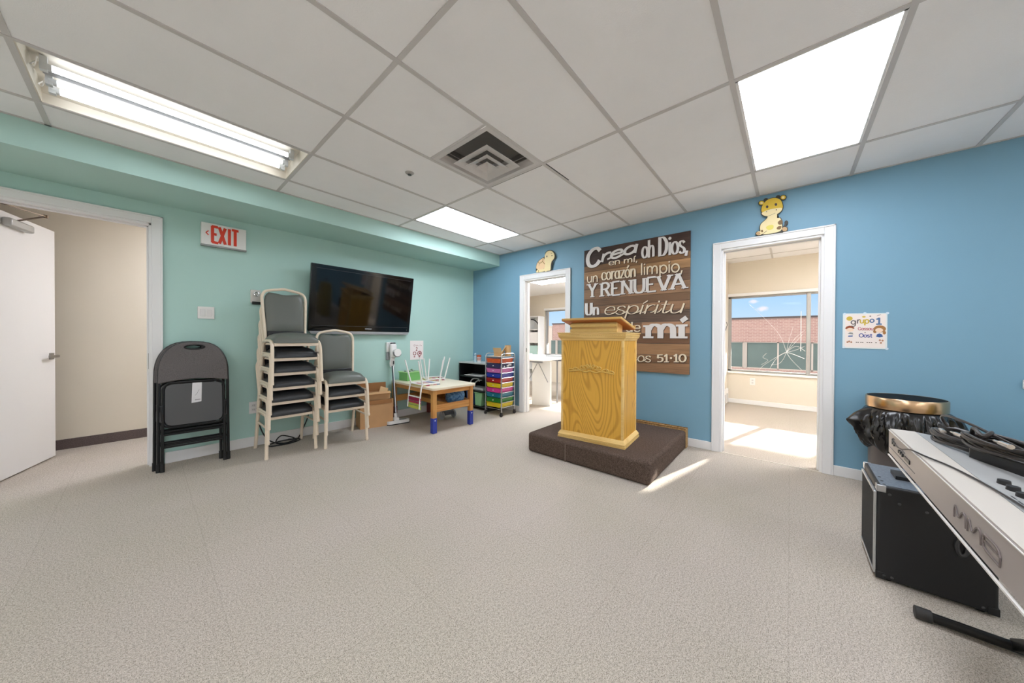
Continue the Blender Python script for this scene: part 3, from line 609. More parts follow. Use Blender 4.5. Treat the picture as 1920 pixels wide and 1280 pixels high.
# the craft room's own panel and added unseen lamps for the other rooms
CRAFTL = emitter('lit_diffuser_craft_room', (246, 248, 255), LAMP * 2.2)
SIDEL = emitter('added_light_side_room', (246, 248, 255), LAMP * 1.35)  # both side room panels are unseen, added to brighten that room
panel_light((.3, 1.51, -5.5, -4.9), 'unseen light panel added to brighten the side room', H - .08, SIDEL)
panel_light((.9, 2.11, -5.85, -5.24), 'second unseen light panel added to brighten the side room', H - .08, SIDEL)
panel_light((.75, 1.36, -1.72, -.5), 'bright ceiling panel of the craft room seen at the top of its doorway', R2H - .08, CRAFTL)
panel_light((1.9, 2.5, -2.6, -1.4), 'unseen second light panel added to brighten the craft room', R2H - .08, CRAFTL)  # added out of view for more light in the craft room
panel_light((-3.2, -2.0, .45, 1.0), 'unseen light panel added to brighten the corridor', 2.52, emitter('added_light_corridor', (238, 242, 255), LAMP * 1.7))  # lamp added out of view to light the corridor

# square air diffuser
t = thing('ceiling_vent', 'square stepped metal air diffuser in the ceiling', 'vent', ((VENT[0] + VENT[1]) / 2, (VENT[2] + VENT[3]) / 2, H))
VM = mat('vent_grey', (212, 208, 206), .45); VD = mat('vent_inside_grey', (128, 125, 122), .8)
def sq(b, r0, z0, r1, z1, th=.004, m=0):
    for k in range(4):
        M = Matrix.Rotation(k * PI / 2, 4, 'Z'); q = [(-r0, -r0, z0), (r0, -r0, z0), (r1, -r1, z1), (-r1, -r1, z1)]
        v = [b.bm.verts.new(M @ Vector(p)) for p in q]; u = [b.bm.verts.new(M @ (Vector(p) + Vector((0, 0, th)))) for p in q]
        b.face(v, m); b.face(u[::-1], m)
        for a in range(4): b.face([v[a], u[a], u[(a + 1) % 4], v[(a + 1) % 4]], m)
b = B(); sq(b, .293, -.003, .258, -.003); sq(b, .258, -.003, .225, .06); b.out('frame', VM, t, smooth=0)
b = B(); b.box(-.24, .24, -.24, .24, .10, .105); b.box(-.245, -.226, -.24, .24, .04, .105); b.box(.226, .245, -.24, .24, .04, .105); b.box(-.24, .24, -.245, -.226, .04, .105); b.box(-.24, .24, .226, .245, .04, .105); b.out('dark_throat', VD, t)
b = B(); sq(b, .180, -.030, .118, -.014); sq(b, .118, -.014, .112, .012); b.out('louver_ring', VM, t, smooth=0)
b = B(); sq(b, .114, -.044, .064, -.028); sq(b, .064, -.028, .060, -.004); b.out('louver_ring', VM, t, smooth=0)
b = B(); sq(b, .060, -.054, .048, -.048); sq(b, .048, -.048, .0005, -.012); b.out('centre_cone', VM, t, smooth=0)
b = B(); b.tube(catmull([(-.11, .07, .05), (-.06, .1, .03), (0, .08, .045), (.06, .1, .03), (.11, .07, .05)], 5), .004, 6); b.out('damper_wire', VD, t)
# sprinkler
t = thing('sprinkler', 'small round chrome sprinkler head in a ceiling tile', 'sprinkler', (-2.399, -1.878, H))
b = B(); b.lathe([(.001, -.012), (.022, -.012), (.034, -.004), (.036, 0)], 20); b.out('escutcheon', mat('escutcheon_grey', (176, 172, 168), .4), t)
b = B(); b.cyl((0, 0, -.010), (0, 0, -.016), .008, 10); b.lathe([(.001, -.018), (.016, -.018), (.016, -.0155), (.001, -.015)], 14); b.out('deflector', mat('sprinkler_dark', (86, 82, 78), .4, metal=.8), t)

# ================================================================ ALONG THE TEAL WALL
PLAST = mat('white_plastic', (238, 236, 233), .35)
# exit sign
t = thing('exit_sign', 'white exit sign with red letters and an arrow on the teal wall', 'sign', (-3.485, 0, 2.022)); M = on_left_wall(0, -.05, 0)
b = B(); b.box(0, .333, -.05, -.001, 0, .216); b.out('housing', mat('exit_white', (236, 235, 232), .4), t, bevel=.004)
b = B(); b.box(-.003, .336, -.054, -.02, -.006, .010); b.out('bottom_rail', mat('exit_grey', (150, 150, 148), .4, metal=.5), t, bevel=.002)
RED = mat('exit_red', (226, 58, 26), .4); b = B()
for k, ch in enumerate('EXIT'):
    x0 = .072 + k * .054
    if ch == 'I': x0 += .010
    if ch == 'T': x0 -= .012
    word(b, ch, x0, x0 + (.05 if ch != 'I' else .026), .038, .036, .104, .0235, .002, M)
b.out('letters', RED, t, smooth=0)
b = B(); word(b, '<', .030, .055, .085, .085, .05, .008, .002, M); b.out('arrow', RED, t, smooth=0)
# double switch
t = thing('light_switch', 'white double rocker switch plate on the teal wall', 'switch', (-3.507, 0, 1.321))
b = B(); b.box(0, .119, -.008, -.0005, 0, .116); b.out('wall_plate', PLAST, t, bevel=.003)
for x in (.018, .066): b = B(); b.box(x, x + .035, -.013, -.006, .024, .092); b.out('rocker', mat('rocker_white', (228, 226, 224), .3), t, bevel=.002)
# key switch behind the tall stack
t = thing('wall_plate', 'small metal plate with a round knob beside the tall chair stack', 'wall plate', (-3.112, 0, 1.505))
b = B(); b.box(0, .085, -.012, -.0005, 0, .135); b.out('plate', mat('pale_metal', (206, 202, 196), .35, metal=.6), t, bevel=.003)
b = B(); b.tube([(.045 + .02 * math.cos(a), -.03, .092 + .02 * math.sin(a)) for a in [k * PI / 8 for k in range(16)]], .006, 8, closed=True); b.cyl((.045, -.012, .092), (.045, -.036, .092), .008, 10); b.out('knob', mat('chrome', (205, 205, 205), .2, metal=1), t)
b = B(); b.box(.012, .085, -.03, -.002, -.016, .012); b.out('dark_base', mat('black_plastic', (28, 28, 28), .4), t, bevel=.002)
# outlets
def outlet(label, loc, rz):
    t = thing('power_outlet', label, 'outlet', loc, rz); b = B(); b.box(-.037, .037, -.007, -.0005, -.062, .062); b.out('plate', PLAST, t, bevel=.002)
    for z in (-.022, .022):
        b = B(); b.box(-.016, .016, -.010, -.005, z - .014, z + .014); s = b.out('socket', mat('socket_white', (222, 220, 217), .4), t, bevel=.003)
        b = B()
        for x in (-.006, .006): b.box(x - .0012, x + .0012, -.0105, -.0099, z - .003, z + .007)
        b.out('slot', mat('slot_dark', (60, 58, 56), .6), s, smooth=0)
outlet('white wall outlet low on the teal wall beside the tall chair stack', (-3.088, 0, .405), 0)
outlet('pale outlet on the wall under the side room window', (XW, -3.765, .405), -PI / 2)

# television
tilt = math.radians(-9.2); t = thing('television', 'large black flat television tilted down on the teal wall', 'television', (-1.956, -.06, 1.185), rot=(-tilt * -1, 0, 0))
t.rotation_euler = (math.radians(9.2), 0, 0)
BLK = mat('gloss_black', (10, 10, 11), .10, spec=.6); hw, hh = .647, .812
b = B(); b.box(-hw, hw, -.005, .035, .035, hh); b.out('bezel', BLK, t, bevel=.006)
b = B(); b.box(-hw + .055, hw - .055, -.0065, -.004, .125, hh - .05); b.out('screen', mat('screen_black', (6, 6, 8), .06, spec=.6), t, smooth=0)
b = B(); b.box(-hw + .03, hw - .035, -.0085, -.004, .100, .104); b.box(-hw + .05, hw - .05, -.0075, -.004, hh - .046, hh - .043); b.out('trim_line', mat('dark_grey_trim', (62, 62, 66), .3), t, smooth=0)
b = B(); b.prism([(-hw + .01, .036), (-hw + .03, .0), (hw - .02, .0), (hw - .004, .036)], .035, on_left_wall(0, 0, 0) @ Matrix.Translation((0, 0, -.03))); b.out('speaker_bar', mat('silver_bar', (168, 170, 172), .35), t, bevel=.004)
b = B()
for k in range(6): b.box(-.045 + k * .0145 + .05, -.034 + k * .0145 + .05, -.0075, -.004, .068, .078)
b.out('logo', mat('logo_silver', (208, 210, 212), .3), t, smooth=0)
b = B(); b.box(-.0, .012, -.0075, -.004, .06, .075); o = b.out('sensor_mark', mat('dark_grey_trim', (62, 62, 66), .3), t, smooth=0); o.location.x = hw - .05
b = B(); b.box(-.3, .3, .035, .07, .2, .6); b.out('wall_bracket', mat('black_plastic', (28, 28, 28), .4), t)
b = B(); b.box(-.2, .2, .06, .142, .56, .60); b.box(-.2, .2, .06, .082, .2, .24); b.out('bracket_arm', mat('black_plastic', (28, 28, 28), .4), t)

# paper with drawings
t = thing('paper_notice', 'white paper notice with red drawings behind the upturned chair legs', 'paper', (-1.252, -.002, .812))
b = B(); b.box(0, .226, -.002, 0, 0, .286); b.out('sheet', mat('pinkish_paper', (246, 238, 236), .8), t, smooth=0)
INK = mat('dark_red_ink', (150, 62, 70), .7); M = on_left_wall(0, -.002, 0); b = B()
word(b, '2', .095, .125, .135, .135, .036, .008, .0008, M)
for (cx, cy, r) in ((.075, .095, .024), (.16, .093, .032)):
    q = [(a, bb) for a, bb in ell(cx, cy, r, r, 20)]; q += q[:2]; ribbon(b, q, lambda d, u: r * .36, .0008, M)
    b.prism(ell(cx - r * .1, cy - .05, r * .5, .008, 10), .0008, M)
b.prism(ell(.165, .094, .014, .015, 10), .0008, M)
q = ell(.075, .215, .014, .014, 7); q += q[:2]; ribbon(b, q, lambda d, u: .003, .0008, M)
for k in range(5): ribbon(b, [(.105 + k * .02, .205 + .01 * (k % 2)), (.115 + k * .02, .222 - .008 * (k % 3))], lambda d, u: .005, .0008, M)
b.out('drawing', INK, t, smooth=0)

# ---------------------------------------------------------------- stacking chairs
CREAM = mat('cream_tube', (232, 216, 194), .35, var=.03, vscale=6); VINYL = mat('grey_vinyl', (99, 103, 96), .36, bump=.03, bscale=300, spec=.5); VBLK = mat('black_vinyl', (38, 39, 41), .34, bump=.03, bscale=300, spec=.5)
def pad(x0, x1, y0, y1, z0, z1, dome, nx=12, ny=12, r=.045):
    """upholstered pad in xy with domed top, rounded sides"""
    b = B(); top, bot = [], []
    def corner(u, v):
        x = x0 + (x1 - x0) * u; y = y0 + (y1 - y0) * v
        return x, y
    P = []
    for j in range(ny + 1):
        row = []
        for i in range(nx + 1):
            u, v = i / nx, j / ny; uu, vv = 2 * u - 1, 2 * v - 1
            k = math.sqrt(max(0, 1 - (abs(uu) ** 9 * .5 + abs(vv) ** 9 * .5)))
            x, y = corner(u, v); sx = 1 - .05 * vv ** 6; sy = 1 - .05 * uu ** 6
            x = (x0 + x1) / 2 + (x - (x0 + x1) / 2) * sx; y = (y0 + y1) / 2 + (y - (y0 + y1) / 2) * sy
            ed = (1 - uu ** 8) * (1 - vv ** 8)
            row.append((x, y, z0 + (z1 - z0) * (.45 + .55 * ed) + dome * (1 - uu * uu) * (1 - vv * vv)))
        P.append(row)
    V = [[b.bm.verts.new(p) for p in r_] for r_ in P]
    W = [[b.bm.verts.new((p[0] * 1.0, p[1], z0)) for p in r_] for r_ in P]
    for j in range(ny):
        for i in range(nx):
            b.face([V[j][i], V[j][i + 1], V[j + 1][i + 1], V[j + 1][i]]); b.face([W[j][i], W[j + 1][i], W[j + 1][i + 1], W[j][i + 1]])
    for i in range(nx):
        b.face([V[0][i], W[0][i], W[0][i + 1], V[0][i + 1]]); b.face([V[ny][i], V[ny][i + 1], W[ny][i + 1], W[ny][i]])
    for j in range(ny):
        b.face([V[j][0], V[j + 1][0], W[j + 1][0], W[j][0]]); b.face([V[j][nx], W[j][nx], W[j + 1][nx], V[j + 1][nx]])
    return b
def stack_chair(label, loc, rz, group, vinyl):
    t = thing('stacking_chair', label, 'chair', loc, rz, group)
    pad(-.189, .189, -.232, .175, .385, .468, .022).out('seat', vinyl, t, smooth=60)
    b = B(); b.box(-.185, .185, -.222, -.200, .356, .386); b.box(-.185, .185, .15, .17, .362, .386); b.box(-.185, -.165, -.2, .15, .364, .386); b.box(.165, .185, -.2, .15, .364, .386)
    b.out('seat_frame', CREAM, t, bevel=.004)
    for s in (-1, 1):
        b = B(); b.tube(catmull([(s * .207, -.242, 0), (s * .204, -.236, .14), (s * .201, -.228, .29), (s * .199, -.215, .355), (s * .197, -.18, .393), (s * .196, -.13, .406)], 5), .0150, 8); b.tube([(s * .196, -.13, .406), (s * .195, .04, .406)], .0150, 8)
        b.cyl((s * .207, -.243, .0), (s * .207, -.2425, .025), .0165, 10); b.out('leg', CREAM, t)
        b = B(); b.tube(catmull([(s * .195, .04, .406), (s * .196, .095, .394), (s * .198, .135, .35), (s * .201, .18, .18), (s * .205, .225, 0)], 5), .0150, 8); b.cyl((s * .205, .225, 0), (s * .204, .221, .025), .0145, 10); b.out('leg', CREAM, t)
        b = B(); b.cyl((s * .2, -.225, .285), (s * .199, .155, .285), .0095, 8); b.out('stretcher', CREAM, t)
    # back loop
    def bz(z): return .155 + (z - .40) * .13
    b = B(); L = []
    for p in [(-.172, .37), (-.176, .5), (-.187, .7), (-.191, .80), (-.190, .862), (-.168, .905), (-.12, .925), (-.06, .936), (0, .946)]: L.append((p[0], bz(p[1]), p[1]))
    L = L + [(-p[0], p[1], p[2]) for p in reversed(L[:-1])]
    b.tube(catmull(L, 4), .0140, 8); b.out('back_frame', CREAM, t)
    # upholstered back: outline between the posts, dip at the top forming a hand hole
    b = B(); n = 24; F, K = [], []
    zs = [.50, .53, .60, .68, .76, .82, .86, .885, .902]
    for z in zs:
        w = .163 + (z - .5) * .035 if z < .8 else .1735 - max(0, (z - .8) / .1) ** 3.0 * .034
        rowF, rowK = [], []
        for i in range(n + 1):
            u = 2 * i / n - 1; x = w * u; zz = z
            if z > .84: zz = z - .018 * math.exp(-(x / .085) ** 2) * (z - .84) / .06
            cr = .026 * (1 - u ** 6) * min(1, (z - .485) / .03) * min(1, max(.05, (.915 - z) / .03))
            rowF.append((x, bz(zz) - .010 - cr, zz)); rowK.append((x, bz(zz) + .012, zz))
        F.append([b.bm.verts.new(p) for p in rowF]); K.append([b.bm.verts.new(p) for p in rowK])
    for j in range(len(zs) - 1):
        for i in range(n):
            b.face([F[j][i], F[j][i + 1], F[j + 1][i + 1], F[j + 1][i]]); b.face([K[j][i], K[j + 1][i], K[j + 1][i + 1], K[j][i + 1]])
        for i in (0, n): b.face([F[j][i], F[j + 1][i], K[j + 1][i], K[j][i]])
    for i in range(n): b.face([F[0][i], K[0][i], K[0][i + 1], F[0][i + 1]]); b.face([F[-1][i], F[-1][i + 1], K[-1][i + 1], K[-1][i]])
    b.out('backrest', vinyl, t, smooth=60)
    b = B(); b.box(-.160, .160, .142, .158, .43, .505); b.out('lower_back_panel', VBLK, t, bevel=.006)
    return t
ORD = ['bottom', 'second from the bottom', 'third from the bottom', 'fourth from the bottom', 'fifth from the bottom']
gA, gB = 'chairs in the tall stack', 'chairs in the short stack'
base = Vector((-2.884, -.325, 0)); st = .141; fw = -.021
c0 = stack_chair('black vinyl stacking chair at the bottom of the tall stack', base, 0, gA, VBLK)
for k in range(1, 5):
    dup(c0, (base.x + .004 * k, base.y + fw * k, st * k), 0, 'black vinyl stacking chair, ' + ORD[k] + ' of the tall stack', gA)
stack_chair('grey vinyl stacking chair with cream frame on top of the tall stack', (base.x + .02, base.y + fw * 5, st * 5), 0, gA, VINYL)
b2 = Vector((-2.392, -.430, 0)); rz2 = -.075
f2 = Matrix.Rotation(rz2, 3, 'Z') @ Vector((0, fw, 0))
for k in range(2): dup(c0, b2 + f2 * k + Vector((0, 0, st * k)), rz2, 'black vinyl stacking chair ' + ('at the bottom' if k == 0 else 'in the middle') + ' of the short stack by the boxes', gB)
stack_chair('grey vinyl stacking chair on top of the short stack under the television', b2 + f2 * 2 + Vector((0, 0, st * 2)), rz2, gB, VINYL)

# black cable under the tall stack
b = B(); BC = mat('black_cable', (24, 24, 25), .45)
pts = [(-3.06, -.014, .40), (-3.04, -.05, .2), (-2.98, -.12, .06), (-2.86, -.16, .008), (-2.72, -.10, .008), (-2.84, -.05, .008), (-2.98, -.12, .010), (-2.96, -.2, .008), (-2.8, -.17, .014), (-2.74, -.08, .018), (-2.86, -.07, .07), (-2.92, -.14, .018), (-2.80, -.2, .010), (-2.72, -.13, .02), (-2.66, -.08, .1), (-2.60, -.05, .22), (-2.57, -.04, .38)]
b.tube(catmull(pts, 7), .006, 7); b.tube(catmull([(-2.98, -.17, .008), (-2.86, -.215, .008), (-2.74, -.18, .008), (-2.70, -.12, .010), (-2.8, -.09, .022)], 6), .006, 7)
tag(b.out('power_cable', BC), 'black power cable looped on the carpet under the tall chair stack', 'cable')

# ---------------------------------------------------------------- folding chairs
FBLK = mat('black_tube', (30, 31, 33), .3, metal=.4); FAB = mat('charcoal_fabric', (102, 97, 96), .95, var=.28, vscale=260, bump=.2, bscale=400); PAN = mat('dark_seat_vinyl', (74, 74, 75), .4)
def folding_chair(label, loc, rz, lean, group, sticker):
    t = thing('folding_chair', label, 'chair', loc, group=group); t.rotation_euler = (lean, 0, rz)
    Lz = 1.115; b = B(); M = Matrix(((1, 0, 0, 0), (0, 0, -1, 0), (0, 1, 0, 0), (0, 0, 0, 1)))
    arch = [(-.222, 0), (-.222, .76)] + [(-.222 * math.cos(a) ** .75 if math.cos(a) > 0 else .222 * (-math.cos(a)) ** .75, .80 + .305 * math.sin(a) ** .85) for a in [PI * k / 20 for k in range(1, 20)]] + [(.222, .76), (.222, 0)]
    b.tube([(p[0], 0, p[1]) for p in arch], .0115, 8); b.out('frame', FBLK, t)
    # padded back
    outer = [(-.2265 * (1 if math.cos(a) > 0 else -1) * abs(math.cos(a)) ** .75, .80 + .309 * math.sin(a) ** .85) for a in [PI * k / 24 for k in range(25)]]
    low = [(.2265 - .453 * k / 12, .775 - .0 + .028 * math.sin(PI * k / 12) - .03) for k in range(13)]
    b = B(); hole = [(.066 * math.cos(a), 1.060 + .020 * math.sin(a)) for a in [2 * PI * k / 16 for k in range(16)]]
    # two halves around the hand hole
    top = [p for p in outer if p[1] > 1.0]
    fr = [b.bm.verts.new(M @ Vector((p[0], p[1], .0175))) for p in outer + low]; hv = [b.bm.verts.new(M @ Vector((p[0], p[1], .0225))) for p in hole]
    bk = [b.bm.verts.new(M @ Vector((p[0], p[1], -.014))) for p in outer + low]; hb = [b.bm.verts.new(M @ Vector((p[0], p[1], -.014))) for p in hole]
    def loopedges(v): return [b.bm.edges.new((v[i], v[(i + 1) % len(v)])) for i in range(len(v))]
    bmesh.ops.triangle_fill(b.bm, edges=loopedges(fr) + loopedges(hv), use_beauty=True); bmesh.ops.triangle_fill(b.bm, edges=loopedges(bk) + loopedges(hb), use_beauty=True)
    for A, C in ((fr, bk), (hv, hb)):
        for i in range(len(A)): b.face([A[i], A[(i + 1) % len(A)], C[(i + 1) % len(A)], C[i]])
    b.out('backrest', FAB, t, bevel=.008, smooth=60)
    b = B(); b.tube([M @ Vector((p[0], p[1], .020)) for p in hole], .006, 8, closed=True); b.out('hand_hole_rim', FBLK, t)
    # folded seat, underside outwards
    b = B(); b.prism(rrect(-.185, .185, .375, .735, .05), .012, M, 0, -.012); b.out('seat', PAN, t, bevel=.006)
    b = B(); q = [M @ Vector((p[0], p[1], .004)) for p in rrect(-.196, .196, .362, .748, .055)]; b.tube(q, .010, 8, closed=True); b.out('seat_rim', FBLK, t)
    if sticker:
        b = B(); b.prism([(-.022, .555), (.042, .562), (.046, .735), (-.016, .735)], .0135, M, 0, .0121); s = b.out('sticker', mat('label_paper', (224, 222, 224), .7), t, smooth=0)
        b = B(); ribbon(b, catmull([Vector((.0, .62, 0)), Vector((.012, .635, 0)), Vector((.028, .67, 0))], 4), lambda d, u: .002, .0140, M, 0, .0132); ribbon(b, [(.0, .58), (.036, .583)], lambda d, u: .006, .0140, M, 0, .0132); b.out('print', mat('print_grey', (120, 120, 124), .7), s, smooth=0)
    for s in (-1, 1):
        b = B(); b.tube([(s * .198, -.018, 0), (s * .198, -.018, .40), (s * .205, -.012, .56)], .0105, 8); b.out('leg', FBLK, t)
        for x, y in ((s * .222, 0), (s * .198, -.018)): b = B(); b.cyl((x, y, 0), (x, y, .07), .0145, 12); b.out('foot_cap', mat('rubber_black', (22, 22, 23), .7), t)
    for z, y in ((.20, -.018), (.305, -.018), (.225, 0), (.33, 0)):
        b = B(); w = .198 if y else .222; b.cyl((-w, y, z), (w, y, z), .0085, 8); b.out('crossbar', FBLK, t)
    b = B()
    for s in (-1, 1): b.bar((s * .209, -.012, .5), (s * .209, -.012, .42), .008, .012); b.cyl((s * .215, -.026, .42), (s * .2, -.026, .42), .004, 8); b.cyl((s * .215, -.026, .55), (s * .2, -.026, .55), .004, 8)
    b.out('hinge', mat('hinge_dark', (84, 84, 86), .35, metal=.6), t)
    return t
ln = math.radians(-7.5)
folding_chair('front folding chair leaning by the doorway, white sticker on its seat', (-3.543, -.262, .0), -.055, ln, 'folding chairs by the doorway', True)
folding_chair('rear folding chair, against the wall behind the one with the sticker', (-3.563, -.185, .0), -.055, ln, 'folding chairs by the doorway', False)

# ---------------------------------------------------------------- cardboard boxes
CARD = mat('cardboard', (202, 158, 112), .85, var=.08, vscale=4); CARDIN = mat('cardboard_inside', (160, 112, 68), .85, var=.08, vscale=4)
def box_open(t, w, d, h, th=.006):
    b = B(); b.box(0, w, 0, th, 0, h); b.box(0, w, d - th, d, 0, h); b.box(0, th, th, d - th, 0, h); b.box(w - th, w, th, d - th, 0, h); b.box(th, w - th, th, d - th, 0, th)
    b.out('carton', CARD, t, smooth=0)
t = thing('cardboard_box', 'large brown cardboard box on the carpet beside the short chair stack', 'box', (-2.085, -.245, 0), -.2)
box_open(t, .40, .235, .345)
b = B(); b.box(.03, .395, .01, .225, .2, .30); b.out('dark_contents', mat('dark_cloth', (48, 30, 34), .9, var=.4, vscale=30, bump=.6, bscale=30), t, bevel=.02)
b = B(); b.box(.02, .385, -.0065, -.0005, .345 - .05, .345); b.out('tape_band', CARDIN, t, smooth=0)
t = thing('cardboard_box', 'smaller open cardboard box resting on top of the large box', 'box', (-2.09, -.215, .346), -.2)
box_open(t, .38, .17, .095)
b = B(); b.box(.01, .37, .16, .166, .09, .2, 0, Matrix.Translation((0, .0, 0))); b.out('back_flap', CARDIN, t, smooth=0)
b = B(); b.box(0, .38, -.045, 0, 0, .005, 0, Matrix.Translation((0, .0, .094)) @ Matrix.Rotation(math.radians(25), 4, 'X')); b.out('front_flap', CARD, t, smooth=0)
b = B(); b.box(0, .10, 0, .005, 0, .1, 0, Matrix.Translation((.25, .05, .08)) @ Matrix.Rotation(math.radians(-35), 4, 'X') @ Matrix.Rotation(.4, 4, 'Y')); b.out('loose_flap', mat('cardboard_light', (206, 168, 122), .85), t, smooth=0)

# ---------------------------------------------------------------- cordless vacuum on its dock
VW = mat('vacuum_white', (240, 239, 237), .3); VG = mat('vacuum_grey', (142, 146, 150), .3, metal=.4)
t = thing('wall_dock', 'white charging dock on the teal wall holding the stick vacuum', 'dock', (-1.585, 0, .88))
b = B(); b.box(-.05, .05, -.045, -.001, .06, .2); b.out('dock_body', VW, t, bevel=.008)
b = B(); b.box(-.045, .03, -.04, -.001, -.05, .058); b.out('dock_lower', mat('dock_grey', (168, 170, 172), .4), t, bevel=.006)
t = thing('stick_vacuum', 'white cordless stick vacuum standing against the teal wall under the television', 'vacuum cleaner', (-1.60, -.20, 0))
P0, P1 = Vector((-.045, -.10, .12)), Vector((.030, .115, .75)); UP = (.034, .125, 0)
b = B(); b.cyl(P0, P1, .0155, 14); b.out('wand', mat('wand_grey', (92, 98, 108), .25, metal=.7), t)
b = B(); b.bar(P0 + Vector((0, -.016, 0)), P1 + Vector((0, -.016, 0)), .010, .006); b.out('wand_painted_highlight', VW, t, bevel=.002)  # white strip stands in for the highlight along the wand
b = B(); b.prism([(-.028, 0), (.028, 0), (.036, .06), (.03, .14), (-.03, .14), (-.036, .06)], .028, on_left_wall(0, 0, .73) @ Matrix.Translation((0, 0, -.028))); b.out('neck', VW, t, bevel=.010, loc=UP)
b = B(); b.box(-.006, .006, -.032, -.02, .77, .82); b.out('release_button', mat('button_dark', (70, 72, 76), .4), t, loc=UP)
b = B(); b.box(-.045, .05, -.035, .02, .86, 1.06); b.out('motor_body', VW, t, bevel=.025, seg=4, loc=UP)
b = B(); b.lathe([(.001, .0), (.035, .0), (.05, .008), (.054, .03), (.054, .075), (.001, .075)], 24, (0, 0, 0), 0, Matrix.Translation((.03, -.03, .935)) @ Matrix.Rotation(PI / 2, 4, 'X') @ Matrix.Translation((0, 0, -.02))); b.out('dust_cup', VW, t, loc=UP)
b = B(); b.tube([(.03 + .055 * math.cos(a), -.08, .935 + .055 * math.sin(a)) for a in [PI * .95 + k * PI * .9 / 12 for k in range(13)]], .006, 8); b.out('dark_ring', mat('button_dark', (70, 72, 76), .4), t, loc=UP)
b = B(); b.box(-.03, .035, -.02, .015, 1.055, 1.075); b.out('control_panel', mat('button_dark', (70, 72, 76), .4), t, bevel=.006, loc=UP)
b = B(); b.cyl((-.047, -.108, .06), P0 + Vector((0, .005, .02)), .022, 14); b.box(-.08, -.012, -.14, -.08, .03, .085); b.out('head_joint', VW, t, bevel=.008)
HL = (-.02, -.12, 0)
hd = B(); hd.prism(rrect(-.15, .15, -.048, .048, .045), .05, None, 0, .004); o = hd.out('floor_head', VW, t, bevel=.012, seg=3, loc=HL); o.rotation_euler.z = -.16
hd = B(); hd.prism(rrect(-.115, .115, -.02, .02, .018), .0525, None, 0, .045); p = hd.out('head_window', VG, t, loc=HL); p.rotation_euler.z = -.16
hd = B(); hd.prism(rrect(-.153, .153, -.051, .051, .046), .012, None, 0, .0); p = hd.out('bumper', mat('rubber_black', (22, 22, 23), .7), t, loc=HL); p.rotation_euler.z = -.16

# ================================================================ CHILDREN'S TABLE AND CORNER
PINE = wood('pine', (214, 160, 92), (188, 128, 66), 'Y', 5, .5); PINEX = wood('pine_cross', (214, 160, 92), (188, 128, 66), 'X', 5, .5); PINEZ = wood('pine_upright', (210, 156, 88), (184, 124, 62), 'Z', 5, .5)
CREAMTOP = mat('cream_laminate', (236, 224, 200), .4)
BLUEFT = mat('blue_paint_leg', (44, 62, 160), .45); REDFT = mat('dark_red_paint', (120, 40, 34), .45)
t = thing('kids_table', 'low wooden kids table with cream top and blue painted leg ends', 'table', (0, 0, 0))
_c = Vector((-1.26, -.56, 0)); t.rotation_euler.z = -.031; t.location = _c - Matrix.Rotation(-.031, 3, 'Z') @ _c
tx0, tx1, ty0, ty1 = -1.575, -.955, -1.075, -.045; TT = .545
def edge_top(): return rrect(tx0 - .018, tx1 + .035, ty0 - .03, ty1 + .01, .05, 5)
b = B(); b.prism(edge_top(), TT, None, 0, TT - .026); b.out('tabletop', CREAMTOP, t, bevel=.006)
b = B(); b.prism(rrect(tx0 - .014, tx1 + .03, ty0 - .025, ty1 + .005, .05, 5), TT - .026, None, 0, TT - .036); b.out('top_underlayer', PINE, t)
for x, y, mm in ((tx0, ty0, BLUEFT), (tx1 - .055, ty0, BLUEFT), (tx0, ty1 - .055, REDFT), (tx1 - .055, ty1 - .055, REDFT)):
    b = B(); b.box(x, x + .055, y, y + .055, .165, TT - .036); l = b.out('leg', PINEZ, t, bevel=.006)
    b = B(); b.box(x - .002, x + .057, y - .002, y + .057, 0, .185); b.out('painted_leg_end', mm, l, bevel=.006)
    b = B(); b.cyl((x + .028, y - .0035, .155), (x + .028, y, .155), .007, 10); b.out('screw_cap', PLAST, l)
for y in (ty0 + .012, ty1 - .04):
    b = B(); b.box(tx0 + .055, tx1 - .055, y, y + .028, TT - .085, TT - .036); b.out('end_apron', PINEX, t, bevel=.004)
    b = B(); b.box(tx0 + .055, tx1 - .055, y, y + .028, .25, .335); b.out('end_rail', PINEX, t, bevel=.004)
for x in (tx0 + .012, tx1 - .04):
    b = B(); b.box(x, x + .028, ty0 + .055, ty1 - .055, TT - .085, TT - .036); b.out('side_apron', PINE, t, bevel=.004)
for x0, z1 in ((tx1 - .04, .335), (tx0 + .30, .31)):
    b = B(); b.box(x0, x0 + .028, ty0 + .055, ty1 - .055, .25, z1); b.out('side_rail', PINE, t, bevel=.004)
b = B()
for k in range(5): b.box(tx0 + .335 + k * .05, tx0 + .375 + k * .05, ty0 + .04, ty1 - .04, .255, .27)
b.out('shelf_slats', PINE, t, bevel=.002)

# upturned kids chairs
KW = mat('white_tube', (240, 240, 238), .3)
def stripes(name, cols, axis, scale):
    m = bpy.data.materials.new(name); m.use_nodes = True; tt = m.node_tree; bb = tt.nodes['Principled BSDF']
    tcn = N(tt, 'ShaderNodeTexCoord'); sp = N(tt, 'ShaderNodeSeparateXYZ'); tt.links.new(tcn.outputs['Generated'], sp.inputs[0])
    rp = N(tt, 'ShaderNodeValToRGB'); rp.color_ramp.interpolation = 'CONSTANT'; tt.links.new(sp.outputs[axis], rp.inputs[0])
    for k, c in enumerate(cols):
        if k < 2: e = rp.color_ramp.elements[k]; e.position = k / len(cols)
        else: e = rp.color_ramp.elements.new(k / len(cols))
        e.color = (*lin(c), 1)
    tt.links.new(rp.outputs[0], bb.inputs['Base Color']); bb.inputs['Roughness'].default_value = .6
    return m
S1 = stripes('seat_stripes_soft', [(150, 166, 190), (214, 170, 170), (226, 214, 190), (176, 74, 96), (206, 196, 120)], 'Y', 1)
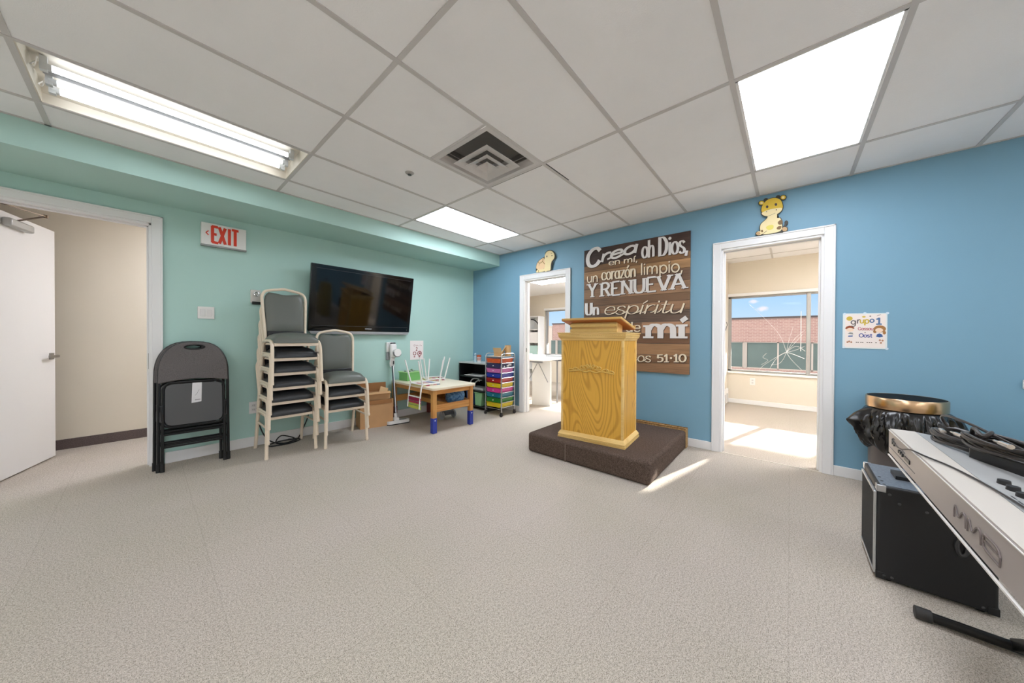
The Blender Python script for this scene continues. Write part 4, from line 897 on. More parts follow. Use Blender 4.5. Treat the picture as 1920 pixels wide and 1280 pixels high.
S2 = stripes('seat_stripes_warm', [(222, 200, 110), (226, 170, 150), (214, 186, 120), (196, 88, 110), (226, 214, 170), (160, 60, 90)], 'Y', 1)
S3 = stripes('back_stripes', [(150, 28, 70), (164, 36, 80), (178, 190, 84), (196, 202, 90)], 'Z', 1)
S4 = stripes('back_stripes_warm', [(222, 200, 110), (226, 170, 150), (150, 40, 80)], 'Z', 1)
def kids_chair(label, loc, rz, sm, bm_):
    """modelled the right way up (front -y), then turned over so that the seat lies on the table"""
    t = thing('kids_chair', label, 'chair', loc, group='upturned chairs on the kids table'); t.rotation_euler = (PI, 0, rz)
    sh = .305
    b = B()
    for k in range(6): b.box(-.135, .135, -.13 + k * .045, -.09 + k * .045, sh - .002, sh + .010)
    b.out('seat', sm, t, bevel=.003)
    b = B(); q = [(p[0], p[1], sh - .012) for p in rrect(-.13, .13, -.125, .135, .03)]; b.tube(q, .009, 8, closed=True); b.out('seat_frame', KW, t)
    for s in (-1, 1):
        b = B(); b.tube([(s * .125, -.12, sh - .012), (s * .15, -.165, 0)], .009, 8); b.out('leg', KW, t)
        b = B(); b.tube([(s * .125, .13, sh - .012), (s * .15, .20, 0)], .009, 8); b.out('leg', KW, t)
        b = B(); b.tube(catmull([(s * .13, .125, sh - .012), (s * .13, .150, sh + .05), (s * .13, .175, sh + .28)], 4), .009, 8); b.out('back_post', KW, t)
    b = B(); b.cyl((-.13, .162, sh + .14), (.13, .162, sh + .14), .0085, 8); b.out('cross_tube', KW, t)
    b = B()
    for k in range(3): b.box(-.142, .142, .156, .168, sh + .152 + k * .048, sh + .194 + k * .048, 0, Matrix.Translation((0, 0, 0)))
    b.out('backrest', bm_, t, bevel=.003)
    return t
# chair whose backrest hangs over the left table edge
kids_chair('upturned white kids chair whose striped backrest hangs over the table edge', (-1.475, -.735, TT + .316), -PI / 2, S1, S3)
kids_chair('upturned white kids chair lying further back on the kids table', (-1.12, -.40, TT + .316), -PI / 2 - .4 + PI, S2, S4)

# green basket with a ruffled liner
t = thing('storage_basket', 'small green basket with a pale ruffled liner on the kids table', 'basket', (-1.375, -.20, TT + .001), .1)
GR = mat('green_plastic', (124, 192, 112), .4)
b = B(); b.prism(rrect(-.105, .105, -.085, .085, .02), .012); 
for (x0, x1, y0, y1) in ((-.11, .11, -.09, -.082), (-.11, .11, .082, .09), (-.11, -.102, -.082, .082), (.102, .11, -.082, .082)): b.box(x0, x1, y0, y1, 0, .12)
b.out('basket', GR, t, bevel=.003)
b = B(); b.box(-.12, .12, -.1, -.082, .112, .125); b.box(-.12, .12, .082, .1, .112, .125); b.box(-.12, -.102, -.082, .082, .112, .125); b.box(.102, .12, -.082, .082, .112, .125); b.out('rim', mat('light_green', (168, 216, 146), .4), t, bevel=.003)
rr = random.Random(3); b = B()
for k in range(20): b.ball((rr.uniform(-.085, .085), rr.uniform(-.065, .065), .122 + rr.uniform(-.01, .012)), (.022, .018, .012), 0, 1, .6)
b.out('contents', mat('mixed_cloth', (206, 220, 206), .9, rgb2=(96, 130, 96), vscale=30), t)

# blue patterned bag and a toy wheel thing on the lower shelf
BB = mat('blue_pattern', (20, 74, 130), .7, rgb2=(120, 166, 200), vscale=38)
t = thing('cloth_bag', 'blue and white patterned bag on the slatted shelf of the kids table', 'bag', (-1.095, -.86, .271))
b = B(); b.lathe([(.001, 0), (.10, .004), (.135, .05), (.14, .11), (.12, .165), (.10, .175)], 24, (0, 0, 0), 0, Matrix.Diagonal((1.0, .8, 1, 1))); b.out('bag_body', BB, t)
b = B(); b.tube(catmull([(-.11, 0, .16), (-.08, 0, .21), (.08, 0, .21), (.11, 0, .16)], 5), .008, 6); b.out('bag_handle', mat('navy_strap', (26, 44, 84), .7), t)

# black shelf unit in the corner
SB = mat('black_laminate', (20, 20, 22), .35)
t = thing('shelf_unit', 'low black open shelf unit in the room corner behind the cart', 'shelf unit', (-.355, 0, 0))
y1, y0 = -.045, -.735; D = .325; HT = .745
b = B(); b.box(0, D, y1 - .018, y1, 0, HT - .02); b.out('side_panel', SB, t, bevel=.002)
b = B(); b.box(0, D, y0, y0 + .018, 0, HT - .02); b.out('side_panel', SB, t, bevel=.002)
b = B(); b.box(D - .008, D, y0, y1, 0, HT - .02); b.out('back_panel', SB, t, smooth=0)
b = B(); b.box(-.006, D, y0 - .006, y1 + .006, HT - .02, HT); b.out('top_board', mat('white_top_laminate', (206, 206, 204), .4), t, bevel=.002)
for z in (.04, .285, .50): b = B(); b.box(.004, D - .01, y0 + .018, y1 - .018, z, z + .018); b.out('shelf', SB, t, bevel=.001)
t = thing('paper_stack', 'flat white papers on the middle shelf of the black shelf unit', 'papers', (-.33, -.33, .519)); b = B()
for k, (a, x) in enumerate(((.05, 0), (-.12, .01), (.2, -.01))): b.box(-.0, .22, -.20, .14, k * .006, k * .006 + .005, 0, Matrix.Translation((x, 0, 0)) @ Matrix.Rotation(a, 4, 'Z'))
b.out('sheets', mat('paper_white', (226, 224, 222), .8), t, smooth=0)
t = thing('handled_tray', 'white tray with a tall curved handle on the lower shelf, seen past the table', 'tray', (-.30, -.36, .304))
b = B(); b.prism(rrect(0, .2, -.2, .14, .03), .03); b.out('tray', mat('tray_white', (214, 214, 214), .4), t, bevel=.005)
b = B(); b.tube(catmull([(.03, .1, .03), (.02, .1, .12), (.05, .06, .165), (.08, -.02, .16), (.06, -.06, .13)], 5), .010, 8); b.tube(catmull([(.03, .02, .03), (.02, .0, .10), (.05, -.04, .14), (.08, -.10, .15)], 5), .010, 8); b.out('handle', KW, t)
for nm, lab, y, c, w in (('storage_bin', 'dark blue bin at the bottom of the black shelf unit', -.30, (30, 72, 126), .17), ('storage_bin', 'pale green slanted bin at the bottom of the black shelf unit', -.50, (150, 200, 146), .17)):
    t = thing(nm, lab, 'bin', (-.34, y, .059)); b = B(); M = Matrix(((0, 1, 0, 0), (1, 0, 0, 0), (0, 0, 1, 0), (0, 0, 0, 1)))
    z1 = .2; pr = [(-w / 2 + .015, 0), (w / 2 - .015, 0), (w / 2, z1), (-w / 2, z1)]
    b.prism(pr, .26, Matrix(((0, 0, 1, 0), (1, 0, 0, 0), (0, 1, 0, 0), (0, 0, 0, 1)))); b.out('bin', mat('bin_%d' % c[0], c, .4), t, bevel=.006)
    b = B(); b.box(-.006, .266, -w / 2 - .005, w / 2 + .005, z1, z1 + .010); b.out('rim', mat('bin_%d' % c[0], c, .4), t, bevel=.002)
t = thing('bottle', 'small clear bottle with a pale cap on the black shelf unit', 'bottle', (-.25, -.335, HT + .0005))
b = B(); b.lathe([(.001, 0), (.024, 0), (.026, .01), (.024, .03), (.026, .05), (.024, .07), (.026, .09), (.014, .105), (.014, .112)], 16); b.out('bottle_body', mat('bottle_clear', (176, 204, 214), .15, spec=.8), t)
b = B(); b.ball((0, 0, .128), .019); b.out('cap', mat('pale_blue_cap', (206, 232, 244), .35), t)
t = thing('jar', 'white jar with an orange lid on the black shelf unit', 'jar', (-.235, -.405, HT + .0005))
b = B(); b.lathe([(.001, 0), (.03, 0), (.036, .085), (.001, .09)], 18); b.out('jar_body', mat('jar_white', (226, 222, 220), .35), t)
b = B(); b.lathe([(.001, .086), (.039, .086), (.036, .12), (.001, .124)], 18); b.out('lid', mat('orange_lid', (186, 88, 54), .5, var=.3, vscale=40), t)
b = B(); b.lathe([(.0335, .03), (.0362, .075)], 18); b.out('jar_print', mat('jar_print', (206, 160, 150), .5), t)
# cool-grey toy with round wheels under the table
t = thing('toy_wheels', 'grey toy with round wheels on the floor under the kids table', 'toy', (-1.03, -.62, 0))
TG = mat('toy_grey', (150, 152, 156), .5)
for x in (-.09, .11): 
    b = B(); b.tube([(x, .015 + .05 * math.cos(a), .062 + .05 * math.sin(a)) for a in [k * PI / 10 for k in range(20)]], .010, 8, closed=True); b.cyl((x - .008, .015, .062), (x + .008, .015, .062), .035, 16); b.out('wheel', TG, t)
b = B(); b.cyl((-.09, .015, .062), (.11, .015, .062), .008, 8); b.box(-.06, .08, -.02, .05, .06, .11); b.out('axle_body', mat('toy_dark', (74, 78, 84), .5), t, bevel=.006)

# rolling cart with ten coloured drawers
CHR = mat('chrome_tube', (206, 208, 212), .22, metal=.9)
t = thing('drawer_cart', 'rolling cart with ten coloured plastic drawers on chrome tubes beside the doorway', 'cart', (-.30, -.945, 0), .03)
hw, hd = .150, .158      # half depth (x), half width (y)
cols = [((206, 84, 28), 'orange'), ((44, 34, 84), 'dark violet'), ((196, 104, 164), 'mauve'), ((34, 50, 150), 'blue'), ((164, 30, 34), 'red'), ((216, 188, 36), 'yellow'), ((206, 62, 140), 'pink'), ((36, 116, 138), 'teal'), ((44, 124, 48), 'green'), ((214, 190, 32), 'lemon yellow')]
for sy in (-1, 1):
    b = B(); L = [(-hw, sy * hd, .055), (-hw, sy * hd, .87), (-hw + .045, sy * hd, .915), (hw - .045, sy * hd, .915), (hw, sy * hd, .87), (hw, sy * hd, .055)]
    b.tube(catmull([L[0], L[1]], 1) + catmull([L[1], (-hw + .012, sy * hd, .90), L[2]], 4) + catmull([L[3], (hw - .012, sy * hd, .90), L[4]], 4) + [Vector(L[5])], .0085, 8); b.out('side_tube', CHR, t)
b = B()
for k in range(11):
    z = .125 + k * .0722
    for sy in (-1, 1): b.cyl((-hw, sy * (hd - .003), z), (hw, sy * (hd - .003), z), .0045, 6)
b.out('runner_rails', CHR, t)
b = B()
for x in (-hw, hw): b.cyl((x, -hd, .105), (x, hd, .105), .006, 8); b.cyl((x, -hd, .865), (x, hd, .865), .006, 8)
b.out('cross_tubes', CHR, t)
for k, (c, nm) in enumerate(cols):
    z = .125 + (9 - k) * .0722; m = mat('drawer_' + nm.replace(' ', '_'), c, .3, spec=.6)
    b = B(); top = z + .058; M = Matrix.Identity(4)
    pr = [(-hd + .030, z + .002), (hd - .030, z + .002), (hd - .017, top), (-hd + .017, top)]
    b.prism(pr, hw - .012, Matrix(((0, 0, 1, 0), (1, 0, 0, 0), (0, 1, 0, 0), (0, 0, 0, 1))), 0, -hw - .002)
    b.box(-hw - .006, hw - .010, -hd + .010, hd - .010, top - .001, top + .006)
    d = b.out('drawer', m, t, bevel=.003); d['label'] = nm + ' drawer'
    b = B(); b.ball((-hw - .010, 0, z + .032), .0085, 0, 2); b.cyl((-hw - .008, 0, z + .032), (-hw, 0, z + .032), .005, 8); b.out('knob', mat('white_knob', (240, 238, 234), .3) if k not in (0, 9) else mat('drawer_knob_orange', (232, 130, 40), .35), d)
    if k == 1:
        rr = random.Random(2); b = B()
        for q in range(12): b.ball((rr.uniform(-.08, .08), -hd + .012, z + .02 + rr.uniform(0, .03) * (1)), (.018, .006, .010), 0, 1, .5)
        b.out('white_scraps', mat('paper_white', (226, 224, 222), .8), d)
    if k == 5:
        b = B(); b.box(-.02, hw - .01, -hd + .008, hd - .02, top + .0065, top + .012); b.out('paper_sheet', mat('paper_white', (226, 224, 222), .8), d, smooth=0)
b = B(); b.box(-hw + .006, hw - .006, -hd + .008, hd - .008, .868, .873); b.out('top_tray', mat('tray_pale', (228, 214, 200), .4), t, bevel=.002)
for x in (-hw, hw):
    for sy in (-1, 1):
        b = B(); b.cyl((x - .004, sy * hd - .011, .026), (x - .004, sy * hd + .011, .026), .026, 16); c = b.out('caster_wheel', mat('caster_dark', (42, 36, 36), .5), t)
        b = B(); b.box(x - .014, x + .014, sy * hd - .014, sy * hd + .014, .045, .062); b.box(x - .012, x + .008, sy * hd - .015, sy * hd - .012, .022, .05); b.box(x - .012, x + .008, sy * hd + .012, sy * hd + .015, .022, .05); b.out('caster_fork', mat('caster_fork', (60, 56, 56), .4, metal=.4), c)
TAN = mat('kraft_paper', (206, 168, 118), .85, var=.08, vscale=8)
t = thing('paper_box', 'small open kraft carton lying on top of the coloured drawer cart', 'box', (-.33, -.95, .8745), .5)
b = B(); b.box(-.08, .06, -.06, .06, 0, .06); b.out('carton', TAN, t, bevel=.001)
b = B(); b.box(-.08, .08, 0, .003, 0, .1, 0, Matrix.Translation((-.01, -.055, .055)) @ Matrix.Rotation(.6, 4, 'X')); b.box(0, .003, -.06, .06, 0, .09, 0, Matrix.Translation((-.08, 0, .055)) @ Matrix.Rotation(-.7, 4, 'Y')); b.out('flap', mat('kraft_light', (222, 190, 142), .85), t, smooth=0)
t = thing('paper_roll', 'upright brown kraft bag behind the carton on the drawer cart', 'paper bag', (-.235, -1.04, .8745), .3)
b = B(); b.prism(rrect(-.05, .05, -.035, .035, .02), .16); b.out('bag', TAN, t, bevel=.006)
b = B(); b.prism(rrect(-.042, .042, -.028, .028, .018), .161, None, 0, .1595); b.out('painted_opening_shade', mat('kraft_shadow', (120, 88, 56), .9), t)  # dark sheet stands in for the shade inside the bag

# ================================================================ PLATFORM AND LECTERN
PC = carpet('brown_carpet', (92, 78, 70), (58, 47, 42), (116, 100, 90), 190)
OSB = mat('strand_board', (214, 178, 120), .8, rgb2=(150, 108, 60), vscale=70)
t = thing('platform', 'low platform covered in dark brown carpet under the lectern', 'platform', (0, 0, 0))
b = B(); b.box(-1.275, -.125, -3.445, -2.245, 0, .19); b.out('carpeted_deck', PC, t, bevel=.028, seg=4)
b = B(); b.box(-.124, -.04, -3.442, -2.25, 0, .197); b.out('raw_board_edge', OSB, t, bevel=.002)
b = B(); b.box(-.126, -.116, -3.44, -2.25, .197, .206); b.box(-.06, -.045, -3.44, -2.25, .197, .204); b.out('board_strip', mat('strand_board_dark', (170, 128, 78), .8, rgb2=(110, 78, 44), vscale=60), t)
b = B(); b.box(-1.2765, -1.2745, -2.69, -2.684, .0, .165); b.out('carpet_seam', mat('seam_light', (132, 116, 104), .9), t, smooth=0)

OAK = wood('golden_oak', (228, 174, 66), (206, 150, 46), 'Z', 1.2, .42, 4.0, clear=.15, lines=250); OAKM = wood('oak_molding', (238, 202, 130), (222, 180, 104), 'Y', 5, .45); OAKT = wood('oak_top', (222, 182, 112), (200, 154, 80), 'Y', 5, .45); OAKD = mat('reddish_oak_underside', (178, 104, 50), .5)
t = thing('lectern', 'golden oak lectern with a slanted top standing on the carpeted platform', 'lectern', (-.925, -2.848, .19), math.radians(5.2))
# local: front is -x, width along y, depth along x
w2, d2, hb = .298, .205, .965
b = B(); b.box(-d2, d2, -w2, w2, .02, hb); b.out('body', OAK, t, bevel=.004)
b = B()
for y in (-w2, w2 - .018): b.box(-d2 - .003, -d2 + .02, y - (.003 if y < 0 else 0), y + .018 + (.003 if y > 0 else 0), .05, hb)
b.box(d2 - .02, d2 + .003, -w2 - .003, -w2 + .016, .05, hb)
b.out('corner_strip', OAKM, t, bevel=.003)
def molding(prof, z, nm):
    b = B(); n = len(prof); rings = []
    for (o, zz) in prof: rings.append([b.bm.verts.new((sx * (d2 + o), sy * (w2 + o), z + zz)) for sx, sy in ((-1, -1), (1, -1), (1, 1), (-1, 1))])
    for a, c in zip(rings, rings[1:]):
        for k in range(4): b.face([a[k], a[(k + 1) % 4], c[(k + 1) % 4], c[k]])
    b.face(rings[0][::-1]); b.face(rings[-1]); return b.out(nm, OAKM, t, smooth=25)
molding([(.0, .0), (.025, .0), (.026, .014), (.020, .02), (.024, .034), (.016, .05), (.006, .064), (.0, .066)], .0, 'base_molding')
molding([(.0, .0), (.006, .002), (.010, .018), (.020, .026), (.026, .045), (.024, .06), (.032, .066), (.032, .076), (.0, .076)], hb - .028, 'cornice_molding')
bd = B()
for sgn, L in ((1, w2),):
    k = -w2
    while k < w2 + .01: bd.ball((-d2 - .026, k, .024), (.004, .0075, .0075), 0, 1); bd.ball((-d2 - .028, k, hb + .022), (.004, .0075, .006), 0, 1); k += .017
k = -d2
while k < d2 + .01: bd.ball((k, -w2 - .026, .024), (.0075, .004, .0075), 0, 1); bd.ball((k, -w2 - .028, hb + .022), (.0075, .004, .006), 0, 1); k += .017
bd.out('carved_beading', mat('beading_oak', (228, 194, 120), .45), t)
# riser and slanted reading top
b = B(); rx0, rx1 = -d2 + .055, d2 - .04; rw = .222
b.prism([(rx0, hb + .048), (rx1 - .15, hb + .048), (rx1 - .15, hb + .115), (rx0, hb + .142)], rw, Matrix(((1, 0, 0, 0), (0, 0, 1, 0), (0, 1, 0, 0), (0, 0, 0, 1))), 0, -rw); b.out('riser', OAKT, t, bevel=.003)
b = B()
for z in (.063, .112): b.box(rx0 - .016, rx0, -rw - .006, rw + .006, hb + z - .012, hb + z + .018)
b.out('riser_band', mat('carved_band', (238, 206, 130), .5, bump=.8, bscale=120), t, bevel=.003)
a = math.radians(10.5); M = Matrix.Translation((-d2 - .0, 0, hb + .168)) @ Matrix.Rotation(a, 4, 'Y')
b = B(); b.box(-.03, .43, -.288, .288, -.011, .011, 0, M); b.out('slanted_top', OAKT, t, bevel=.005)
b = B(); b.box(-.028, .428, -.284, .284, -.0145, -.0112, 0, M); b.out('top_underside', OAKD, t, smooth=0)
b = B(); b.box(.40, .43, -.288, .288, .011, .028, 0, M); b.out('book_ledge', OAKT, t, bevel=.004)
b = B(); b.box(-d2 + .16, d2 + .0, -.19, .19, hb + .0485, hb + .052); b.out('reddish_deck', OAKD, t, smooth=0)
# carved ornament on the front
GOLD = mat('carved_ornament', (222, 182, 92), .4); Mo = Matrix(((0, 0, -1, -d2 - .0), (-1, 0, 0, 0), (0, 1, 0, .672), (0, 0, 0, 1)))
b = B(); P = lambda pts, r: b.tube(catmull([Mo @ Vector((p[0], p[1], .006)) for p in pts], 5), r, 7)
for s in (-1, 1):
    P([(s * .0, -.012), (s * .05, -.026), (s * .10, -.014), (s * .15, -.02), (s * .205, -.028)], .007)
    P([(s * .04, .0), (s * .085, -.002), (s * .10, .016), (s * .085, .026), (s * .075, .014)], .006)
    P([(s * .10, -.012), (s * .14, .008), (s * .165, .004), (s * .16, -.010), (s * .148, -.004)], .0055)
    P([(s * .16, -.018), (s * .19, -.004), (s * .215, -.012), (s * .215, -.03), (s * .20, -.026)], .005)
    P([(s * .02, .0), (s * .045, .03), (s * .07, .026), (s * .06, .008)], .006); P([(s * .0, .005), (s * .02, .036), (s * .035, .04), (s * .03, .01)], .0065)
P([(0, -.02), (0, .02), (0, .052)], .007)
for k in range(5): b.ball(Mo @ Vector((-.02 + k * .01, .012 + .014 * math.sin(PI * k / 4), .010)), .008, 0, 1)
b.out('carved_ornament', GOLD, t)

# ================================================================ WOODEN SCRIPTURE SIGN
t = thing('wooden_sign', 'large wooden plank sign with white Spanish lettering on the blue wall', 'sign', (-.001, -2.195, .764))
SW, SH = 1.252, 1.538; Ms = on_right_wall(0, 0, 0); Mo = on_right_wall(-.022, 0, 0)
edges = [0, .115, .20, .33, .445, .575, .70, .80, .89, 1.02, 1.148, 1.25, 1.325, SH]
shade = [(138, 105, 77), (132, 98, 70), (149, 114, 82), (120, 87, 63), (143, 110, 85), (103, 84, 71), (137, 105, 79), (126, 96, 71), (135, 105, 80), (122, 94, 73), (147, 113, 78), (129, 95, 62), (71, 51, 43)]
rr = random.Random(11)
for k, (z0, z1) in enumerate(zip(edges, edges[1:])):
    cut = [0, rr.uniform(.3, .95), SW] if k % 2 == 0 else [0, SW]
    for j, (s0, s1) in enumerate(zip(cut, cut[1:])):
        c = shade[k]; f = rr.uniform(.9, 1.1) * (1.12 if j and k != 12 else 1); c = tuple(min(255, v * f * 1.10) for v in c)
        b = B(); b.prism([(s0, z0), (s1, z0), (s1, z1 - .0025), (s0, z1 - .0025)], .02 + rr.uniform(0, .002), Ms, 0, .001)
        b.out('plank', wood('plank_%d_%d' % (k, j), c, tuple(v * .80 for v in c), 'Y', 4, .6), t, bevel=.001)
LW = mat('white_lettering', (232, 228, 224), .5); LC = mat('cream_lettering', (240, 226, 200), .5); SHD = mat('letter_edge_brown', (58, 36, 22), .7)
def line(nm, m, items):
    b = B()
    for a, kw in items: word(b, *a, h=.0075, M=Mo, **kw)
    o = b.out(nm, m, t, smooth=0)
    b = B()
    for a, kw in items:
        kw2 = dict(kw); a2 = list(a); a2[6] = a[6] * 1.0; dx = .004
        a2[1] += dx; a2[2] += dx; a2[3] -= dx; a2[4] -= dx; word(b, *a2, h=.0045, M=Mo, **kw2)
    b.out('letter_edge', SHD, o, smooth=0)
line('lettering_crea', LW, [(('C', .035, .235, 1.305, 1.320, .155, .052), dict(contrast=.35, slant=.10)), (('rea', .235, .70, 1.352, 1.405, .088, .034), dict(contrast=.3, slant=.25, link=True))])
line('lettering_en_mi', LC, [(('en mí,', .345, .705, 1.295, 1.290, .045, .015), dict(contrast=.55))])
line('lettering_oh_dios', LW, [(('oh', .75, .89, 1.318, 1.318, .128, .027), dict(contrast=.70)), (('D', .935, 1.03, 1.315, 1.312, .14, .034), dict(contrast=.7)), (('ios,', 1.04, 1.232, 1.312, 1.305, .132, .027), dict(contrast=.72))])
line('lettering_un_corazon_limpio', LC, [(('un', .045, .205, 1.112, 1.106, .078, .0135), {}), (('corazón', .25, .682, 1.120, 1.114, .094, .0215), dict(contrast=.65)), (('limpio,', .735, 1.19, 1.126, 1.108, .088, .0145), {})])
line('lettering_y_renueva', LW, [(('Y', .066, .185, .916, .916, .118, .032), dict(contrast=.45, slab=.030)), (('RENUEVA', .235, 1.215, .914, .926, .113, .034), dict(contrast=.45, slab=.034))])
line('lettering_un', LW, [(('U', .026, .125, .690, .690, .105, .040), dict(contrast=.7)), (('n', .135, .22, .687, .685, .092, .032), dict(contrast=.72))])
line('lettering_espiritu', LC, [(('espíritu', .275, 1.19, .682, .664, .098, .0180), dict(contrast=.62, slant=.34, link=True))])
line('lettering_recto_dentro_de', LC, [(('de', .565, .745, .466, .464, .074, .017), dict(contrast=.4))])
line('lettering_mi', LW, [(('mí', .80, 1.225, .388, .388, .150, .064), dict(contrast=.62, slab=.058))])
line('lettering_salmos', LC, [(('Salmos', .36, .86, .112, .114, .068, .0135), dict(contrast=.4, slant=.12, link=True)), (('51•10', .92, 1.228, .120, .138, .056, .020), dict(contrast=.5))])

# ================================================================ ON THE BLUE WALL
def cutout(name, label, cat, y, z, layers, th=.008):
    t = thing(name, label, cat, (-.0225, y, z)); M = Matrix(((0, 0, -1, 0), (-1, 0, 0, 0), (0, 1, 0, 0), (0, 0, 0, 1)))
    for k, (nm, m, polys, lines) in enumerate(layers):
        b = B(); h0, h = (-th / 2, th / 2) if k == 0 else (th / 2 - .0005 + .0004 * k, th / 2 + .0008 + .0004 * k)
        for n_, p in enumerate(polys): b.prism(p, h + n_ * 4e-5, M, 0, h0 - n_ * 2e-5)
        for p, wd in lines: ribbon(b, catmull([Vector((a[0], a[1], 0)) for a in p], 4), lambda d, u: wd, h + .0004, M, 0, h0)
        b.out(nm, m, t, smooth=0)
    return t
gp = lambda X, Y: ((X - 165) * .000357, (1090 - .164 * (X - 180) - Y) * .000406)
def C(f, pts, n=4): return [(v.x, v.y) for v in catmull([Vector((*f(*p), 0)) for p in pts], n, True)]
def El(f, X, Y, rx, ry, n=18): return [f(X + rx * math.cos(a), Y + ry * math.sin(a)) for a in [2 * PI * k / n for k in range(n)]]
DK = mat('cutout_dark_edge', (58, 56, 44), .6); YL = mat('giraffe_yellow', (226, 190, 46), .5); CR = mat('giraffe_cream', (248, 228, 172), .5); BRN = mat('giraffe_brown', (126, 92, 38), .5); LY = mat('giraffe_light_yellow', (232, 216, 96), .5); EY = mat('cutout_eye', (52, 26, 16), .3); TNP = mat('cutout_tan', (196, 158, 110), .5)
def grow(p, d=.0055):
    cx = sum(q[0] for q in p) / len(p); cy = sum(q[1] for q in p) / len(p); o = []
    for q in p:
        L_ = math.hypot(q[0] - cx, q[1] - cy) + 1e-9; o.append((q[0] + (q[0] - cx) / L_ * d, max(.0, q[1] + (q[1] - cy) / L_ * d)))
    return o
outl = C(gp, [(215, 315), (235, 275), (310, 275), (345, 300), (370, 250), (430, 235), (500, 225), (575, 225), (600, 195), (650, 200), (690, 185), (760, 165), (800, 195), (770, 260), (715, 310), (735, 420), (720, 520), (660, 590), (605, 640), (625, 680), (680, 690), (715, 760), (730, 830), (770, 755), (810, 790), (800, 840), (760, 880), (815, 910), (830, 960), (790, 1005), (600, 1040), (400, 1070), (200, 1088), (160, 1050), (190, 985), (250, 960), (255, 830), (320, 760), (400, 680), (390, 650), (310, 635), (260, 560), (265, 430), (300, 380), (235, 370)], 3)
body = C(gp, [(420, 640), (590, 590), (605, 690), (660, 690), (700, 800), (690, 960), (560, 1020), (330, 1050), (265, 960), (270, 830), (350, 740), (410, 680)])
head = C(gp, [(300, 540), (290, 430), (350, 320), (440, 250), (560, 235), (660, 280), (705, 380), (700, 480), (560, 470), (430, 490)])
muzz = C(gp, [(290, 560), (430, 495), (560, 472), (700, 470), (680, 540), (600, 600), (480, 630), (360, 632)])
cutout('giraffe_cutout', 'yellow painted wooden giraffe cutout sitting on top of a white door frame', 'wall decoration', -4.0, D3T + .0725, [
    ('board', DK, [grow(p) for p in (body, head, muzz, El(gp, 285, 325, 55, 45), El(gp, 720, 235, 50, 45), El(gp, 755, 945, 50, 50), El(gp, 222, 1030, 46, 36), El(gp, 375, 265, 34, 30), El(gp, 620, 220, 34, 30), El(gp, 785, 800, 22, 36))] + [[gp(250, 1000), gp(720, 920), gp(720, 1018), gp(250, 1080)], [gp(715, 900), gp(770, 800), gp(800, 830), gp(745, 930)]], []), ('body', CR, [body, C(gp, [(180, 1040), (215, 985), (290, 990), (300, 1040), (230, 1075)])], []),
    ('face', YL, [head, El(gp, 285, 325, 55, 45), El(gp, 720, 235, 50, 45)], []), ('muzzle', CR, [muzz, El(gp, 285, 328, 30, 24), El(gp, 718, 238, 24, 26)], []),
    ('belly', LY, [C(gp, [(385, 890), (460, 845), (530, 850), (520, 930), (430, 955)])], []),
    ('spots', BRN, [C(gp, [(620, 790), (660, 745), (710, 750), (705, 830), (640, 840)]), C(gp, [(600, 910), (640, 875), (690, 880), (670, 945), (610, 945)]), C(gp, [(280, 965), (310, 950), (325, 990), (295, 1005)])], []),
    ('hooves', TNP, [El(gp, 755, 945, 50, 50), El(gp, 222, 1030, 46, 36)], []),
    ('eyes', EY, [El(gp, 402, 424, 26, 30), El(gp, 578, 385, 26, 30), El(gp, 390, 535, 8, 10), El(gp, 587, 505, 9, 14)], [([gp(320, 1040), gp(400, 975)], .003), ([gp(420, 640), gp(500, 610), gp(570, 575)], .0015), ([gp(725, 890), gp(760, 840), gp(790, 800)], .004)])])
tp = lambda X, Y: ((X - 160) * .000401, (1180 - .18 * (X - 160) - Y) * .000331)
SH1 = mat('turtle_shell', (244, 208, 160), .5); SK = mat('turtle_cream', (246, 226, 170), .5); LN = mat('turtle_lines', (150, 112, 52), .6)
cutout('turtle_cutout', 'cream wooden turtle cutout standing on top of the door frame near the corner', 'wall decoration', -1.40, D2T + .0765, [
    ('board', DK, [C(tp, [(185, 1160), (170, 960), (200, 780), (290, 640), (400, 550), (490, 500), (570, 430), (580, 310), (680, 205), (830, 185), (960, 250), (1025, 400), (1020, 540), (920, 660), (920, 800), (870, 860), (850, 1060), (600, 1120), (380, 1150)], 4)], []),
    ('body', SK, [C(tp, [(560, 520), (575, 390), (640, 270), (740, 215), (860, 225), (960, 330), (985, 470), (930, 600), (860, 680), (830, 830), (810, 1040), (700, 1080), (560, 1100), (540, 800)]), C(tp, [(185, 1155), (280, 1010), (560, 1000), (540, 1100), (380, 1140)])], []),
    ('shell', SH1, [C(tp, [(200, 1000), (210, 800), (300, 660), (420, 560), (520, 520), (560, 640), (580, 800), (560, 960), (400, 1020)])], []),
    ('lines', LN, [], [([tp(280, 690), tp(340, 750), tp(470, 670), tp(500, 510)], .008), ([tp(470, 670), tp(570, 790)], .008), ([tp(340, 750), tp(310, 860)], .003), ([tp(290, 1150), tp(295, 1060)], .006)]),
    ('eyes', EY, [El(tp, 662, 455, 20, 40), El(tp, 880, 425, 20, 28)], [([tp(830, 330), tp(890, 310)], .004)])])

